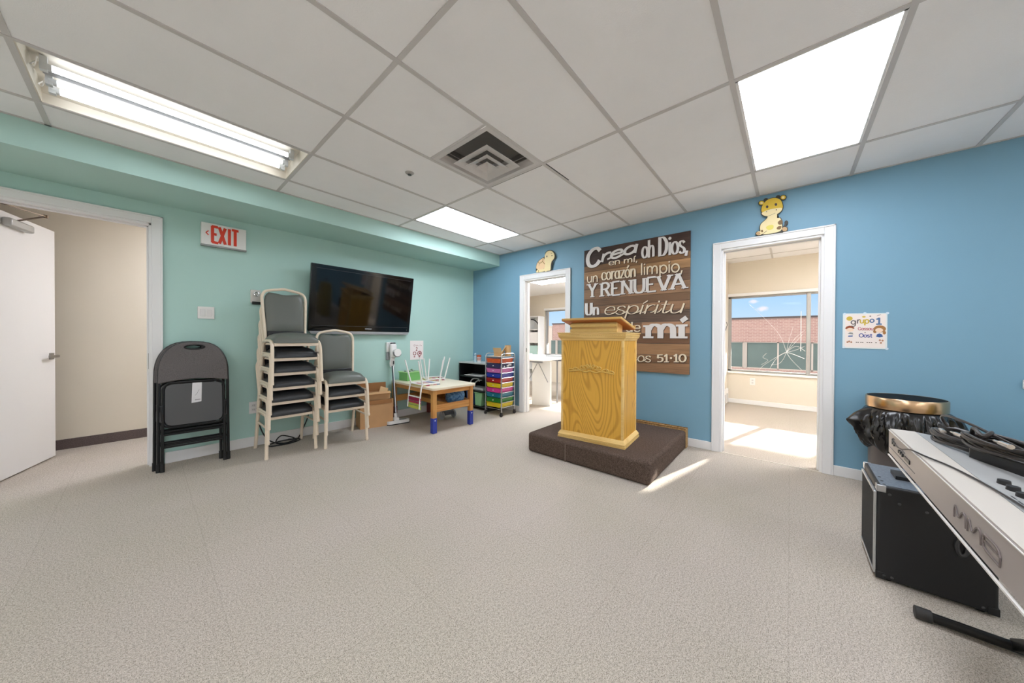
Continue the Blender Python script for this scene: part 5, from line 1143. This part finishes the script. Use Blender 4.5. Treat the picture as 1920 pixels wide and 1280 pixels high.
# laminated poster
t = thing('poster', 'laminated children poster reading grupo 1 on the blue wall', 'poster', (-.002, -4.586, 1.078)); M = Matrix(((0, 0, -1, 0), (-1, 0, 0, 0), (0, 1, 0, 0), (0, 0, 0, 1)))
t.rotation_euler = (math.radians(1.0), 0, 0)
b = B(); b.prism([(0, .0), (.246, .0), (.240, .285), (-.004, .288)], .002, M); b.out('laminate', mat('laminate_white', (234, 240, 238), .25), t, smooth=0)
b = B(); b.prism([(.012, .008), (.236, .008), (.232, .278), (.010, .280)], .0026, M, 0, .0021); b.out('sheet', mat('cream_pink_paper', (246, 234, 226), .6), t, smooth=0)
def draw(nm, rgb, fn):
    b = B(); fn(b); b.out(nm, mat('ink_' + nm, rgb, .6), t, smooth=0)
wk = lambda b, tx, s0, s1, tt, xh, wd, tt2=None: word(b, tx, s0, s1, tt, tt2 or tt, xh, wd, .0034, M, h0=.0026)
pz = lambda b, p: b.prism(p, .0034, M, 0, .0026)
draw('grey_letters', (112, 102, 100), lambda b: (wk(b, 'g', .044, .075, .196, .032, .007), wk(b, 'r', .078, .096, .205, .030, .007)))
draw('yellow_letters', (214, 184, 70), lambda b: (wk(b, 'u', .094, .118, .207, .028, .007), wk(b, 'p', .119, .146, .205, .03, .008), pz(b, ell(.035, .245, .018, .018, 14)), pz(b, ell(.115, .258, .010, .007, 10))))
draw('blue_letters', (84, 118, 160), lambda b: (wk(b, 'o', .148, .174, .212, .026, .007), wk(b, '1', .180, .212, .198, .034, .010)))
draw('red_name', (190, 96, 108), lambda b: wk(b, 'Gassou', .085, .170, .150, .016, .0035))
draw('blue_name', (70, 84, 150), lambda b: wk(b, 'Oost', .092, .165, .092, .020, .005))
draw('small_print', (126, 110, 100), lambda b: [pz(b, [(s, .046), (s + .008, .046), (s + .007, .054), (s + .001, .054)]) for s in (.075, .085, .10, .11, .135, .147, .158, .182)] + [pz(b, ell(.125, .13, .004, .004, 8)), pz(b, ell(.15, .262, .005, .005, 8)), pz(b, [(.185, .262), (.205, .272), (.207, .276), (.187, .267)])])
draw('brown_hair', (150, 74, 36), lambda b: (pz(b, [(.012, .162), (.018, .178), (.036, .186), (.056, .182), (.066, .165), (.058, .160), (.04, .166), (.022, .158)]),))
draw('light_brown_hair', (172, 120, 66), lambda b: (pz(b, ell(.203, .16, .033, .028, 16)), pz(b, ell(.228, .130, .009, .014, 10)), pz(b, ell(.178, .140, .010, .014, 10))))
b = B(); b.prism(ell(.04, .152, .021, .016, 14), .0038, M, 0, .003); b.prism(ell(.200, .150, .021, .017, 14), .0042, M, 0, .003); b.out('faces', mat('ink_skin', (250, 222, 196), .6), t, smooth=0)
draw('blue_clothes', (66, 100, 156), lambda b: (pz(b, [(.185, .098), (.19, .118), (.203, .124), (.216, .116), (.222, .098), (.203, .092)]), pz(b, [(.03, .094), (.056, .096), (.058, .106), (.032, .104)])))
draw('grey_shirt', (150, 150, 146), lambda b: pz(b, [(.028, .118), (.04, .132), (.056, .128), (.060, .114)]))
draw('small_figures', (190, 140, 110), lambda b: [pz(b, ell(s, tt, .006, .008, 8)) for s, tt in ((.028, .05), (.038, .056), (.05, .05), (.212, .05), (.206, .07), (.22, .068))])
b = B()
for s, tt in ((.120, .286), (.240, .284), (.244, .004), (.006, .283), (.008, .006)): b.prism(ell(s, tt, .009, .009, 12), .004, M, 0, .002)
b.out('clear_tabs', mat('clear_tab', (222, 236, 244), .2), t, smooth=0)
# wall hook at the right
t = thing('wall_hook', 'small white hook on the blue wall at the right edge', 'hook', (0, -5.437, .858)); b = B(); b.box(-.012, -.001, -.012, .012, -.03, .03); b.tube(catmull([(-.01, 0, -.015), (-.035, .005, -.02), (-.045, .01, .008)], 5), .005, 8); b.out('hook', PLAST, t)

# ================================================================ RIGHT FRONT: BIN, AMPLIFIER, KEYBOARD
t = thing('trash_can', 'tall trash can with a coppery metal rim and black bag', 'trash can', (-.235, -4.885, 0))
CAN = mat('can_dark_grey', (92, 86, 86), .5); R = .183
b = B(); b.lathe([(.001, .0), (.172, .0), (.176, .01), (.178, .60), (.174, .60), (.170, .02), (.001, .015)], 40); b.out('can_body', CAN, t)
RING = mat('copper_ring', (208, 174, 138), .26, metal=1.0)
b = B(); b.lathe([(R + .008, .655), (R + .010, .66), (R + .010, .73), (R + .006, .735), (R + .002, .735), (R, .73), (R - .001, .655)], 64); b.bm.faces.ensure_lookup_table(); b.out('rim_ring', RING, t, smooth=50)
BAG = mat('black_bag', (17, 15, 14), .24, spec=.6, bump=.06, bscale=18)
b = B(); nA, nZ = 260, 40; rows = []
for j in range(nZ + 1):
    v = j / nZ; row = []
    for i in range(nA):
        a = 2 * PI * i / nA
        z = .653 - v * (.325 + .03 * math.sin(a * 2 + 1) + .02 * math.sin(a * 5))
        r = R + .062 * max(0, math.sin(PI * v ** 1.2)) ** .5 * (1 + .2 * math.sin(a * 3 + .5)) - .004 * v
        fold = noise.noise(Vector((math.cos(a) * 4.5, math.sin(a) * 4.5, v * 1.2))) * .026 + noise.noise(Vector((math.cos(a) * 13, math.sin(a) * 13, v * 3.0))) * .014
        fold += .020 * (1 - abs(noise.noise(Vector((math.cos(a) * 7 + v * .8, math.sin(a) * 7 + v * .5, v * .9 + 3))) * 2.6)) - .008 + .006 * (1 - abs(noise.noise(Vector((math.cos(a) * 12 + v, math.sin(a) * 12, v * 1.6))) * 2.2))
        r += fold * min(1, v * 6) * (.35 + .65 * math.sin(PI * v))
        da = (a - PI * .60 + PI) % (2 * PI) - PI
        r += .075 * max(0, 1 - abs(da) / .26) * max(0, 1 - abs(v - .36) / .42)
        r = min(r, .225) if math.cos(a) > .3 else r
        row.append(b.bm.verts.new((max(.181, r) * math.cos(a), max(.181, r) * math.sin(a), z)))
    rows.append(row)
for j in range(nZ):
    for i in range(nA): b.face([rows[j][i], rows[j][(i + 1) % nA], rows[j + 1][(i + 1) % nA], rows[j + 1][i]])
o = b.out('bag', BAG, t, smooth=32)
b = B(); b.lathe([(R - .003, .735), (R - .006, .60), (.15, .25), (.05, .2), (.001, .2)], 40); b.out('bag_lining', mat('bag_inside_black', (12, 11, 11), .7, spec=.2), t)

t = thing('amplifier', 'black boxy amplifier with metal corners on the carpet under the keyboard', 'amplifier', (-1.34, -4.747, 0))
AB = mat('amp_black', (22, 22, 24), .5, bump=.1, bscale=400); AT = mat('amp_top_grey', (120, 128, 138), .35, metal=.3, var=.2, vscale=90); SIL = mat('amp_silver', (196, 198, 200), .3, metal=.8)
ax, ay, ah = .188, .169, .455
b = B(); b.box(-ax, ax, -ay, ay, .012, ah); b.out('cabinet', AB, t, bevel=.010, seg=3)
b = B(); b.box(-ax + .012, ax - .012, .0, ay - .012, ah - .001, ah + .003); b.out('top_plate', AT, t, bevel=.001)
b = B(); b.box(-ax + .02, ax - .02, ay - .0005, ay + .008, .04, ah - .05); b.out('grille', mat('grille_cloth', (44, 44, 46), .8, bump=.8, bscale=300), t, bevel=.003)
b = B(); b.box(-ax + .012, ax - .012, ay, ay + .010, ah - .046, ah - .034); b.box(-ax + .012, ax - .012, ay, ay + .010, .026, .036); b.box(-ax + .008, -ax + .018, ay, ay + .010, .026, ah - .034); b.out('silver_trim', SIL, t, bevel=.002)
for x in (-1, 1):
    for y in (-1, 1):
        for z in (0, 1):
            b = B(); zc = .012 if z == 0 else ah; s = 1 if z == 0 else -1
            b.box(x * (ax + .002) - x * .035, x * (ax + .002), y * (ay + .002) - y * .004, y * (ay + .002), zc - s * .002, zc + s * .03); b.box(x * (ax + .002) - x * .004, x * (ax + .002), y * (ay + .002) - y * .03, y * (ay + .002), zc - s * .002, zc + s * .03)
            if y > 0: b.out('corner_guard', SIL if z else AB, t, bevel=.002)
            else: b.out('corner_guard', AB, t, bevel=.002)
b = B()
for y, z in ((.13, .42), (.10, .385), (.02, .375), (.145, .03), (-.13, .03), (.12, .03)): b.lathe([(.001, .003), (.005, .002), (.006, 0)], 10, (-ax - .0005, y, z), 0, Matrix.Rotation(-PI / 2, 4, 'Y'))
for x in (-.17, -.12, -.06): b.lathe([(.001, .003), (.005, .002), (.006, 0)], 10, (x, .145, ah + .003)); b.lathe([(.001, .003), (.005, .002), (.006, 0)], 10, (x, .02, ah + .003))
b.out('rivets', mat('rivet_dark', (84, 84, 86), .4, metal=.7), t)
b = B(); b.tube([(-ax - .002, -.075 + .014 * math.cos(a), .262 + .036 * math.sin(a)) for a in [k * PI / 12 for k in range(24)]], .008, 8, closed=True); b.out('handle_cup', mat('handle_plastic', (52, 52, 54), .3), t)
b = B(); b.box(-.05, .06, .02, .09, ah + .0035, ah + .02); b.out('jack_recess', mat('black_plastic', (28, 28, 28), .4), t)
b = B()
for x in (-.15, .15):
    for y in (-.13, .13): b.cyl((x, y, 0), (x, y, .014), .016, 12)
b.out('feet', mat('rubber_black', (22, 22, 23), .7), t)

# keyboard: back panel faces +y, its end at x = -1.64
KS = mat('keyboard_silver', (172, 162, 158), .42, metal=.15); KL = mat('keyboard_pale_top', (204, 195, 184), .45); KG = mat('keyboard_grey_panel', (168, 168, 166), .5)
kx1, kx0, ky, kz0, kz1 = -1.64, -3.03, -4.595, .636, .752
t = thing('keyboard', 'silver electronic keyboard on a black stand, its back panel facing the room', 'keyboard', (kx1, ky, kz0)); Lk = kx0 - kx1; hk = kz1 - kz0
b = B(); Mx = Matrix(((0, 0, 1, 0), (1, 0, 0, 0), (0, 1, 0, 0), (0, 0, 0, 1)))
b.prism([(-.012, 0), (0, .012), (0, hk - .004), (-.004, hk), (-.07, hk), (-.395, hk - .045), (-.405, hk - .06), (-.405, 0)], Lk, Mx, 0, 0); b.out('case', KS, t, bevel=.002)
b = B(); b.box(Lk + .004, -.004, -.074, -.002, hk - .0005, hk + .002); b.out('pale_top_strip', KL, t, bevel=.001)
b = B(); b.prism([(-.075, hk + .0015), (-.215, hk - .0165), (-.215, hk - .0205), (-.075, hk - .003)], Lk + .01, Mx, 0, -.01); b.out('control_panel', KG, t)
b = B(); b.box(Lk + .001, -.001, -.001, .0015, hk - .006, hk - .0035); b.box(Lk, -.001, -.002, .003, -.001, .004); b.out('edge_trim', mat('keyboard_edge', (232, 228, 222), .4), t)
b = B(); b.prism([(-.23, hk - .02), (-.385, hk - .042), (-.385, hk - .05), (-.23, hk - .034)], Lk + .12, Mx, 0, -.06)
o = b.out('white_keys', mat('key_white', (238, 236, 228), .3), t); b = B()
for k in range(50):
    if k % 7 not in (2, 6): x = -.075 - k * .0237; b.box(x - .006, x + .006, -.33, -.232, hk - .033, hk - .008)
b.out('black_keys', mat('key_black', (18, 18, 18), .3), t, bevel=.001)
# lettering MM8 on the back panel, strokes as on the photo (s runs to the right as seen from the room)
Mk = Matrix(((-1, 0, 0, -2.395 - kx1), (0, 0, 1, .0005), (0, 1, 0, 0), (0, 0, 0, 1))); b = B()
def mm(pts, c=True): q = [Vector((p[0] + .004, (p[1] - .028) * .72 + .042, 0)) for p in pts]; ribbon(b, catmull(q, 6) if c else q, lambda d, u: .0042, .0012, Mk)
for s0 in (.008, .093):
    mm([(s0, .028), (s0 + .001, .055), (s0 + .006, .072), (s0 + .012, .070), (s0 + .022, .050), (s0 + .030, .043), (s0 + .038, .048), (s0 + .052, .068), (s0 + .062, .075), (s0 + .072, .070), (s0 + .076, .055), (s0 + .077, .030)])
s0 = .180
mm([(s0 + .006, .074), (s0 + .060, .074), (s0 + .074, .066), (s0 + .080, .054), (s0 + .078, .026), (s0 + .02, .028), (s0 + .004, .034), (s0, .046), (s0 + .004, .074)], False); mm([(s0 + .001, .055), (s0 + .078, .052)], False)
b.out('model_lettering', mat('keyboard_letter_grey', (124, 112, 108), .5), t, smooth=0)
b = B()
for x, z, r in ((-.095, .076, .008), (-.12, .074, .008), (-.20, .066, .007), (-.225, .066, .007), (-.25, .064, .007)): b.cyl((x, -.002, z), (x, .006, z), r, 12)
b.box(-.34, -.27, -.001, .003, .054, .068); b.out('jacks', mat('jack_black', (30, 29, 29), .4), t)
b = B()
for x, z in ((-.10, .090), (-.235, .078), (-.26, .076)): b.box(x - .014, x + .014, .0002, .001, z, z + .004)
b.box(-.40, -.012, .0001, .0008, .040, .042); b.out('jack_print', mat('print_grey', (120, 120, 124), .7), t, smooth=0)
KNB = mat('knob_black', (32, 30, 30), .45)
for k in range(4):
    x = -.615 - k * .05; y = -.118; z = hk - .005
    b = B(); b.cyl((x, y, z), (x, y, z + .014), .0125, 16, 0, .011); b.out('knob', KNB, t, bevel=.001)
for k in range(2):
    x = -.73 - k * .05; y = -.155; z = hk - .010
    b = B(); b.box(x - .012, x + .022, y - .006, y + .006, z, z + .016); b.out('slider_cap', PLAST, t, bevel=.003)
b = B()
for k in range(4): x = -.615 - k * .05; b.box(x - .016, x + .016, -.098, -.0955, hk - .0035, hk - .0015)
for k in range(3): x = -.74 - k * .035; b.box(x - .012, x + .012, -.098, -.090, hk - .003, hk - .001)
b.out('panel_print', mat('jack_black', (30, 29, 29), .4), t, smooth=0)

# stand
t = thing('keyboard_stand', 'black folding stand whose tubular foot rests on the carpet under the keyboard', 'stand', (0, 0, 0)); ST = mat('stand_black', (24, 23, 22), .35, metal=.3)
for x in (-1.737, -2.95):
    b = B(); b.cyl((x, -4.695, .024), (x, -5.08, .024), .0175, 16); b.out('foot_tube', ST, t)
    for y0, y1 in ((-4.655, -4.70), (-5.075, -5.12)): b = B(); b.cyl((x, y0, .024), (x, y1, .024), .0235, 16); b.out('end_cap', mat('cap_rubber', (46, 44, 42), .6), t, bevel=.003)
for sx in (-1, 1):
    b = B(); y = -4.875 - sx * .02
    x0, x1 = (-1.737, -2.62) if sx > 0 else (-2.95, -2.07)
    b.bar((x0, y, .03), (x1, y, .605), .04, .03, 0, (0, 1, 0)); b.out('leg', ST, t, bevel=.004)
    b = B(); b.cyl((x1, -4.70, .6185), (x1, -4.99, .6185), .0165, 14); b.out('support_bar', ST, t)
b = B(); b.cyl((-2.345, -4.83, .44), (-2.345, -4.92, .44), .035, 16); b.out('pivot', ST, t)

# cables lying on the keyboard
CB = mat('cable_brown_black', (56, 50, 47), .4); TIP = mat('plug_metal', (214, 204, 194), .25, metal=.8)
def coil(nm, label, c, rx, ry, rot, turns, seed, lift, tips):
    rr = random.Random(seed); t = thing(nm, label, 'cable', c); pts = []
    for k in range(turns * 14):
        a = 2 * PI * k / 14; f = 1 + .10 * math.sin(k * .37) + rr.uniform(-.02, .02)
        x, y = rx * f * math.cos(a), ry * f * math.sin(a); z = .008 + lift * (k / (turns * 14)) + .004 * math.sin(k * 1.7) - .13 * y * .0
        pts.append((x * math.cos(rot) - y * math.sin(rot), x * math.sin(rot) + y * math.cos(rot), max(.006, z)))
    b = B(); b.tube(catmull(pts, 4), .0048, 7); b.out('cable_loops', CB, t)
    for p0, p1 in tips:
        b = B(); d = Vector(p1) - Vector(p0); b.cyl(p0, Vector(p0) + d * .55, .0075, 10); b.cyl(Vector(p0) + d * .55, Vector(p0) + d * .9, .004, 8, 0); b.out('plug', TIP, t)
    return t
PT = lambda x, y: kz1 - max(0, -y - .075 - 4.595 + 9.19 - 4.595) * .0
c1 = coil('audio_cable', 'coil of dark audio cable nearest the trash can on the keyboard', (-1.80, -4.755, kz1 - .004), .125, .055, .15, 8, 3, .040, [((-.10, .025, .055), (-.02, .035, .055)), ((-.02, .05, .05), (.05, .045, .05))])
b = B(); b.tube(catmull([(.10, -.01, .02), (.135, .01, .055), (.115, .025, .090), (.03, .025, .105), (-.07, .0, .098), (-.18, -.035, .075), (-.29, -.07, .05), (-.36, -.1, .03)], 6), .0045, 7); b.out('raised_loop', CB, c1)
c2 = coil('audio_cable', 'coil of dark audio cable lying over the ribbed black box on the keyboard', (-2.03, -4.80, kz1 + .030), .145, .055, .35, 7, 8, .035, [((-.10, .04, .05), (-.02, .05, .05)), ((-.19, -.045, .045), (-.11, -.03, .05))])
b = B(); b.tube(catmull([(.10, .045, -.02), (.13, .05, .03), (.08, .06, .065), (.03, .055, .05), (.06, .03, .06), (.11, .045, .0)], 6), .0055, 7); b.out('wrapped_end', CB, c2)
b = B(); b.tube(catmull([(-1.70, -4.605, kz0 + .088), (-1.75, -4.588, kz0 + .091), (-1.83, -4.586, kz0 + .084), (-1.92, -4.585, kz0 + .094), (-2.02, -4.588, kz1 + .003), (-2.10, -4.605, kz1 + .0065), (-2.20, -4.64, kz1 + .0065), (-2.35, -4.665, kz1 + .007), (-2.50, -4.68, kz1 + .0055), (-2.75, -4.69, kz1 + .0055)], 6), .0026, 6)
tag(b.out('thin_cord', CB), 'thin dark cord draped across the back and pale top of the keyboard', 'cable')
# ribbed black box under the cables
t = thing('pedal_unit', 'black box with a ribbed silver top lying on the keyboard under the cables', 'device', (-2.06, -4.845, kz1 - .030), math.radians(27))
t.rotation_euler = (math.radians(0), 0, math.radians(27))
b = B(); b.box(-.17, .15, -.085, .055, .0, .058); b.out('body', mat('device_black', (26, 23, 22), .35), t, bevel=.006)
b = B()
for k in range(26): x = -.155 + k * .0115; b.box(x, x + .006, -.072, .042, .058, .0625)
b.out('ribbed_top', mat('rib_silver', (196, 190, 180), .3, metal=.6), t, smooth=0)
b = B(); b.tube([(-.02 + .012 * math.cos(a), .0565, .03 + .007 * math.sin(a)) for a in [k * PI / 8 for k in range(16)]], .0015, 6, closed=True); b.out('badge', mat('device_badge', (96, 84, 78), .4), t)

# woven piece at the right edge
m = bpy.data.materials.new('yellow_weave'); m.use_nodes = True; tt = m.node_tree; bb = tt.nodes['Principled BSDF']
tcn = N(tt, 'ShaderNodeTexCoord'); ck = N(tt, 'ShaderNodeTexChecker'); ck.inputs['Scale'].default_value = 140; ck.inputs['Color1'].default_value = (*lin((226, 204, 120)), 1); ck.inputs['Color2'].default_value = (*lin((40, 34, 24)), 1)
tt.links.new(tcn.outputs['Object'], ck.inputs['Vector']); tt.links.new(ck.outputs['Color'], bb.inputs['Base Color']); bb.inputs['Roughness'].default_value = .8
t = thing('woven_bag', 'yellow and black woven bag partly seen at the right edge behind the keyboard', 'bag', (-.62, -5.275, 0))
b = B(); b.prism([(.04, 0), (.02, .50), (-.02, .64), (-.06, .80), (-.13, .88), (-.40, .88), (-.48, .5), (-.48, 0)], .10, Matrix(((0, 0, 1, 0), (1, 0, 0, 0), (0, 1, 0, 0), (0, 0, 0, 1))), 0, -.10); b.out('woven_body', m, t, bevel=.02, seg=3)
b = B(); b.tube(catmull([(0, -.16, .87), (0, -.18, .98), (0, -.32, .98), (0, -.36, .87)], 5), .008, 8); b.out('bag_handle', mat('bag_strap_black', (30, 26, 20), .7), t)

# ================================================================ ROOMS BEYOND THE DOORWAYS
# side room: slim white heater low on its left wall, small things above
t = thing('wall_heater', 'slim white heater at the foot of the side room wall beside the window', 'heater', (2.72, -3.4005, .0))
b = B(); b.box(-.28, .28, -.03, -.0005, .03, .27); b.out('heater_body', PLAST, t, bevel=.006)
b = B()
for x in (-.12, .1): b.box(x - .006, x + .006, -.034, -.029, .05, .2)
b.out('heater_slots', mat('slot_grey', (92, 92, 92), .5), t)
t = thing('wall_bracket', 'small grey cord bracket high on the side room wall near the window', 'bracket', (2.82, -3.4005, 1.36)); b = B(); b.tube(catmull([(-.05, -.008, -.07), (-.02, -.02, .0), (.03, -.025, .02), (.05, -.008, .08)], 5), .006, 6); b.out('bracket', STEEL, t)
# craft room
WF2 = mat('white_furniture', (242, 242, 240), .35)
t = thing('cube_shelf', 'white cube shelf full of boxes seen through the craft room doorway', 'shelf', (2.84, .66, 0))
cw, n, rows_ = .33, 2, 5; Hs = 1.70; hh2 = Hs / rows_
b = B(); b.box(.27, .275, 0, n * cw, 0, Hs); b.out('back_panel', WF2, t, smooth=0)
for k in range(n + 1): b = B(); b.box(0, .27, k * cw - (.012 if k else 0), k * cw + .012, 0, Hs); b.out('upright', WF2, t, bevel=.002)
for k in range(rows_ + 1): b = B(); b.box(.002, .268, .012, n * cw, k * hh2 - (.012 if k else 0), k * hh2 + .012); b.out('shelf_board', WF2, t, bevel=.002)
items = [(0, 3, (246, 246, 246), 'white box in the cube shelf, below the dark hoop', .30, .29), (0, 2, (196, 232, 228), 'pale teal box in the cube shelf, below the white box', .26, .28), (1, 3, (150, 172, 188), 'grey blue box in the cube shelf beside the white box', .22, .3), (1, 2, (160, 206, 202), 'teal box in the cube shelf beside the pale teal box', .27, .27), (1, 4, (206, 206, 206), 'light grey box in the top row of the cube shelf', .27, .27)]
for k, r_, c, lab, ww, h_ in items:
    q = thing('storage_box', lab, 'box', (2.86, .66 + (k + .5) * cw, r_ * hh2 + .0125)); m = mat('box_%d_%d' % (k, r_), c, .5)
    b = B(); b.box(0, .22, -ww / 2, ww / 2, 0, h_ - .03); b.out('box_body', m, q, bevel=.004)
    b = B(); b.box(-.004, .224, -ww / 2 - .003, ww / 2 + .003, h_ - .06, h_ - .03); b.out('box_lid', m, q, bevel=.003)
t = thing('dark_hoop', 'thick black hoop standing in the top row of the cube shelf', 'hoop', (2.92, .66 + .155, 4 * hh2 + .0125)); b = B(); b.tube([(0, -.12 + .26 * (1 - math.cos(a)) - .0, .02 + .24 * math.sin(a)) for a in [PI / 2 * k / 10 for k in range(11)]], .014, 8); b.out('hoop', mat('hoop_black', (26, 26, 28), .4), t)
t = thing('small_fan', 'small silver fan on top of the cube shelf', 'fan', (2.95, 1.10, Hs + .0125)); b = B(); b.cyl((0, 0, 0), (0, 0, .015), .06, 20); b.cyl((0, 0, .01), (0, 0, .12), .012, 10); b.out('base', STEEL, t)
b = B(); b.tube([(0, .08 * math.cos(a), .2 + .08 * math.sin(a)) for a in [k * PI / 10 for k in range(20)]], .007, 6, closed=True); b.cyl((-.02, 0, .2), (.03, 0, .2), .03, 14); b.box(-.003, .003, -.075, .075, .19, .21); b.box(-.003, .003, -.01, .01, .125, .275); b.out('fan_head', mat('fan_grey', (150, 150, 150), .3, metal=.6), t)
BRC = mat('brace_grey', (150, 152, 155), .35, metal=.5); TGE = mat('table_grey_edge', (120, 120, 122), .4)
t = thing('work_table', 'white table with grey V shaped braces just inside the craft room doorway', 'table', (.72, -.44, 0))
b = B(); b.box(-.30, .30, -.78, .78, .765, .79); b.out('tabletop', WF2, t, bevel=.004)
b = B(); b.box(-.29, -.275, -.76, .76, .735, .765); b.out('apron', TGE, t)
b = B(); b.box(.275, .29, -.76, .76, .735, .765); b.out('apron', TGE, t)
for y, xx in ((-.62, -.215), (.35, -.215)):
    for s in (-1, 1): b = B(); b.cyl((xx, y, .745), (xx, y + s * .20, .42), .007, 8); b.out('brace', BRC, t)
    b = B(); b.box(xx - .02, xx + .02, y - .03, y + .03, .735, .765); b.out('brace_bracket', BRC, t)
PM = Matrix.Translation((-.12, -.62, 0)) @ Matrix.Rotation(math.atan2(-.305, .10), 4, 'Z')
for k, (y0, y1) in enumerate(((-.012, .012), (.024, .044), (.056, .070))):
    b = B(); b.box(-.16, .162, y0, y1, 0, .745, 0, PM); b.out('standing_panel', WF2, t, bevel=.003)
for x, y in ((.25, -.7), (.25, .7), (-.25, .7)): b = B(); b.cyl((x, y, 0), (x, y, .765), .014, 10); b.out('leg', BRC, t)
t = thing('work_table', 'second white table further inside the craft room, behind the one with braces', 'table', (1.42, -.75, 0))
b = B(); b.box(-.30, .30, -.7, .7, .765, .79); b.out('tabletop', WF2, t, bevel=.004)
for x, y in ((.25, -.62), (.25, .62), (-.25, .62), (-.25, -.62)): b = B(); b.cyl((x, y, 0), (x, y, .765), .014, 10); b.out('leg', BRC, t)
t = thing('laptop_tray', 'grey tray lying on the second white table in the craft room', 'tray', (1.35, -.9, .7905), .1); b = B(); b.box(-.13, .13, -.19, .19, 0, .03); b.out('tray', mat('tray_mid_grey', (150, 152, 150), .5), t, bevel=.006)
t = thing('paper_pile', 'pile of white paper on the nearer craft room table', 'papers', (.75, -.5, .7905), -.1); b = B(); b.box(-.12, .12, -.16, .16, 0, .07); b.out('sheets', mat('paper_white', (226, 224, 222), .8), t, bevel=.003)
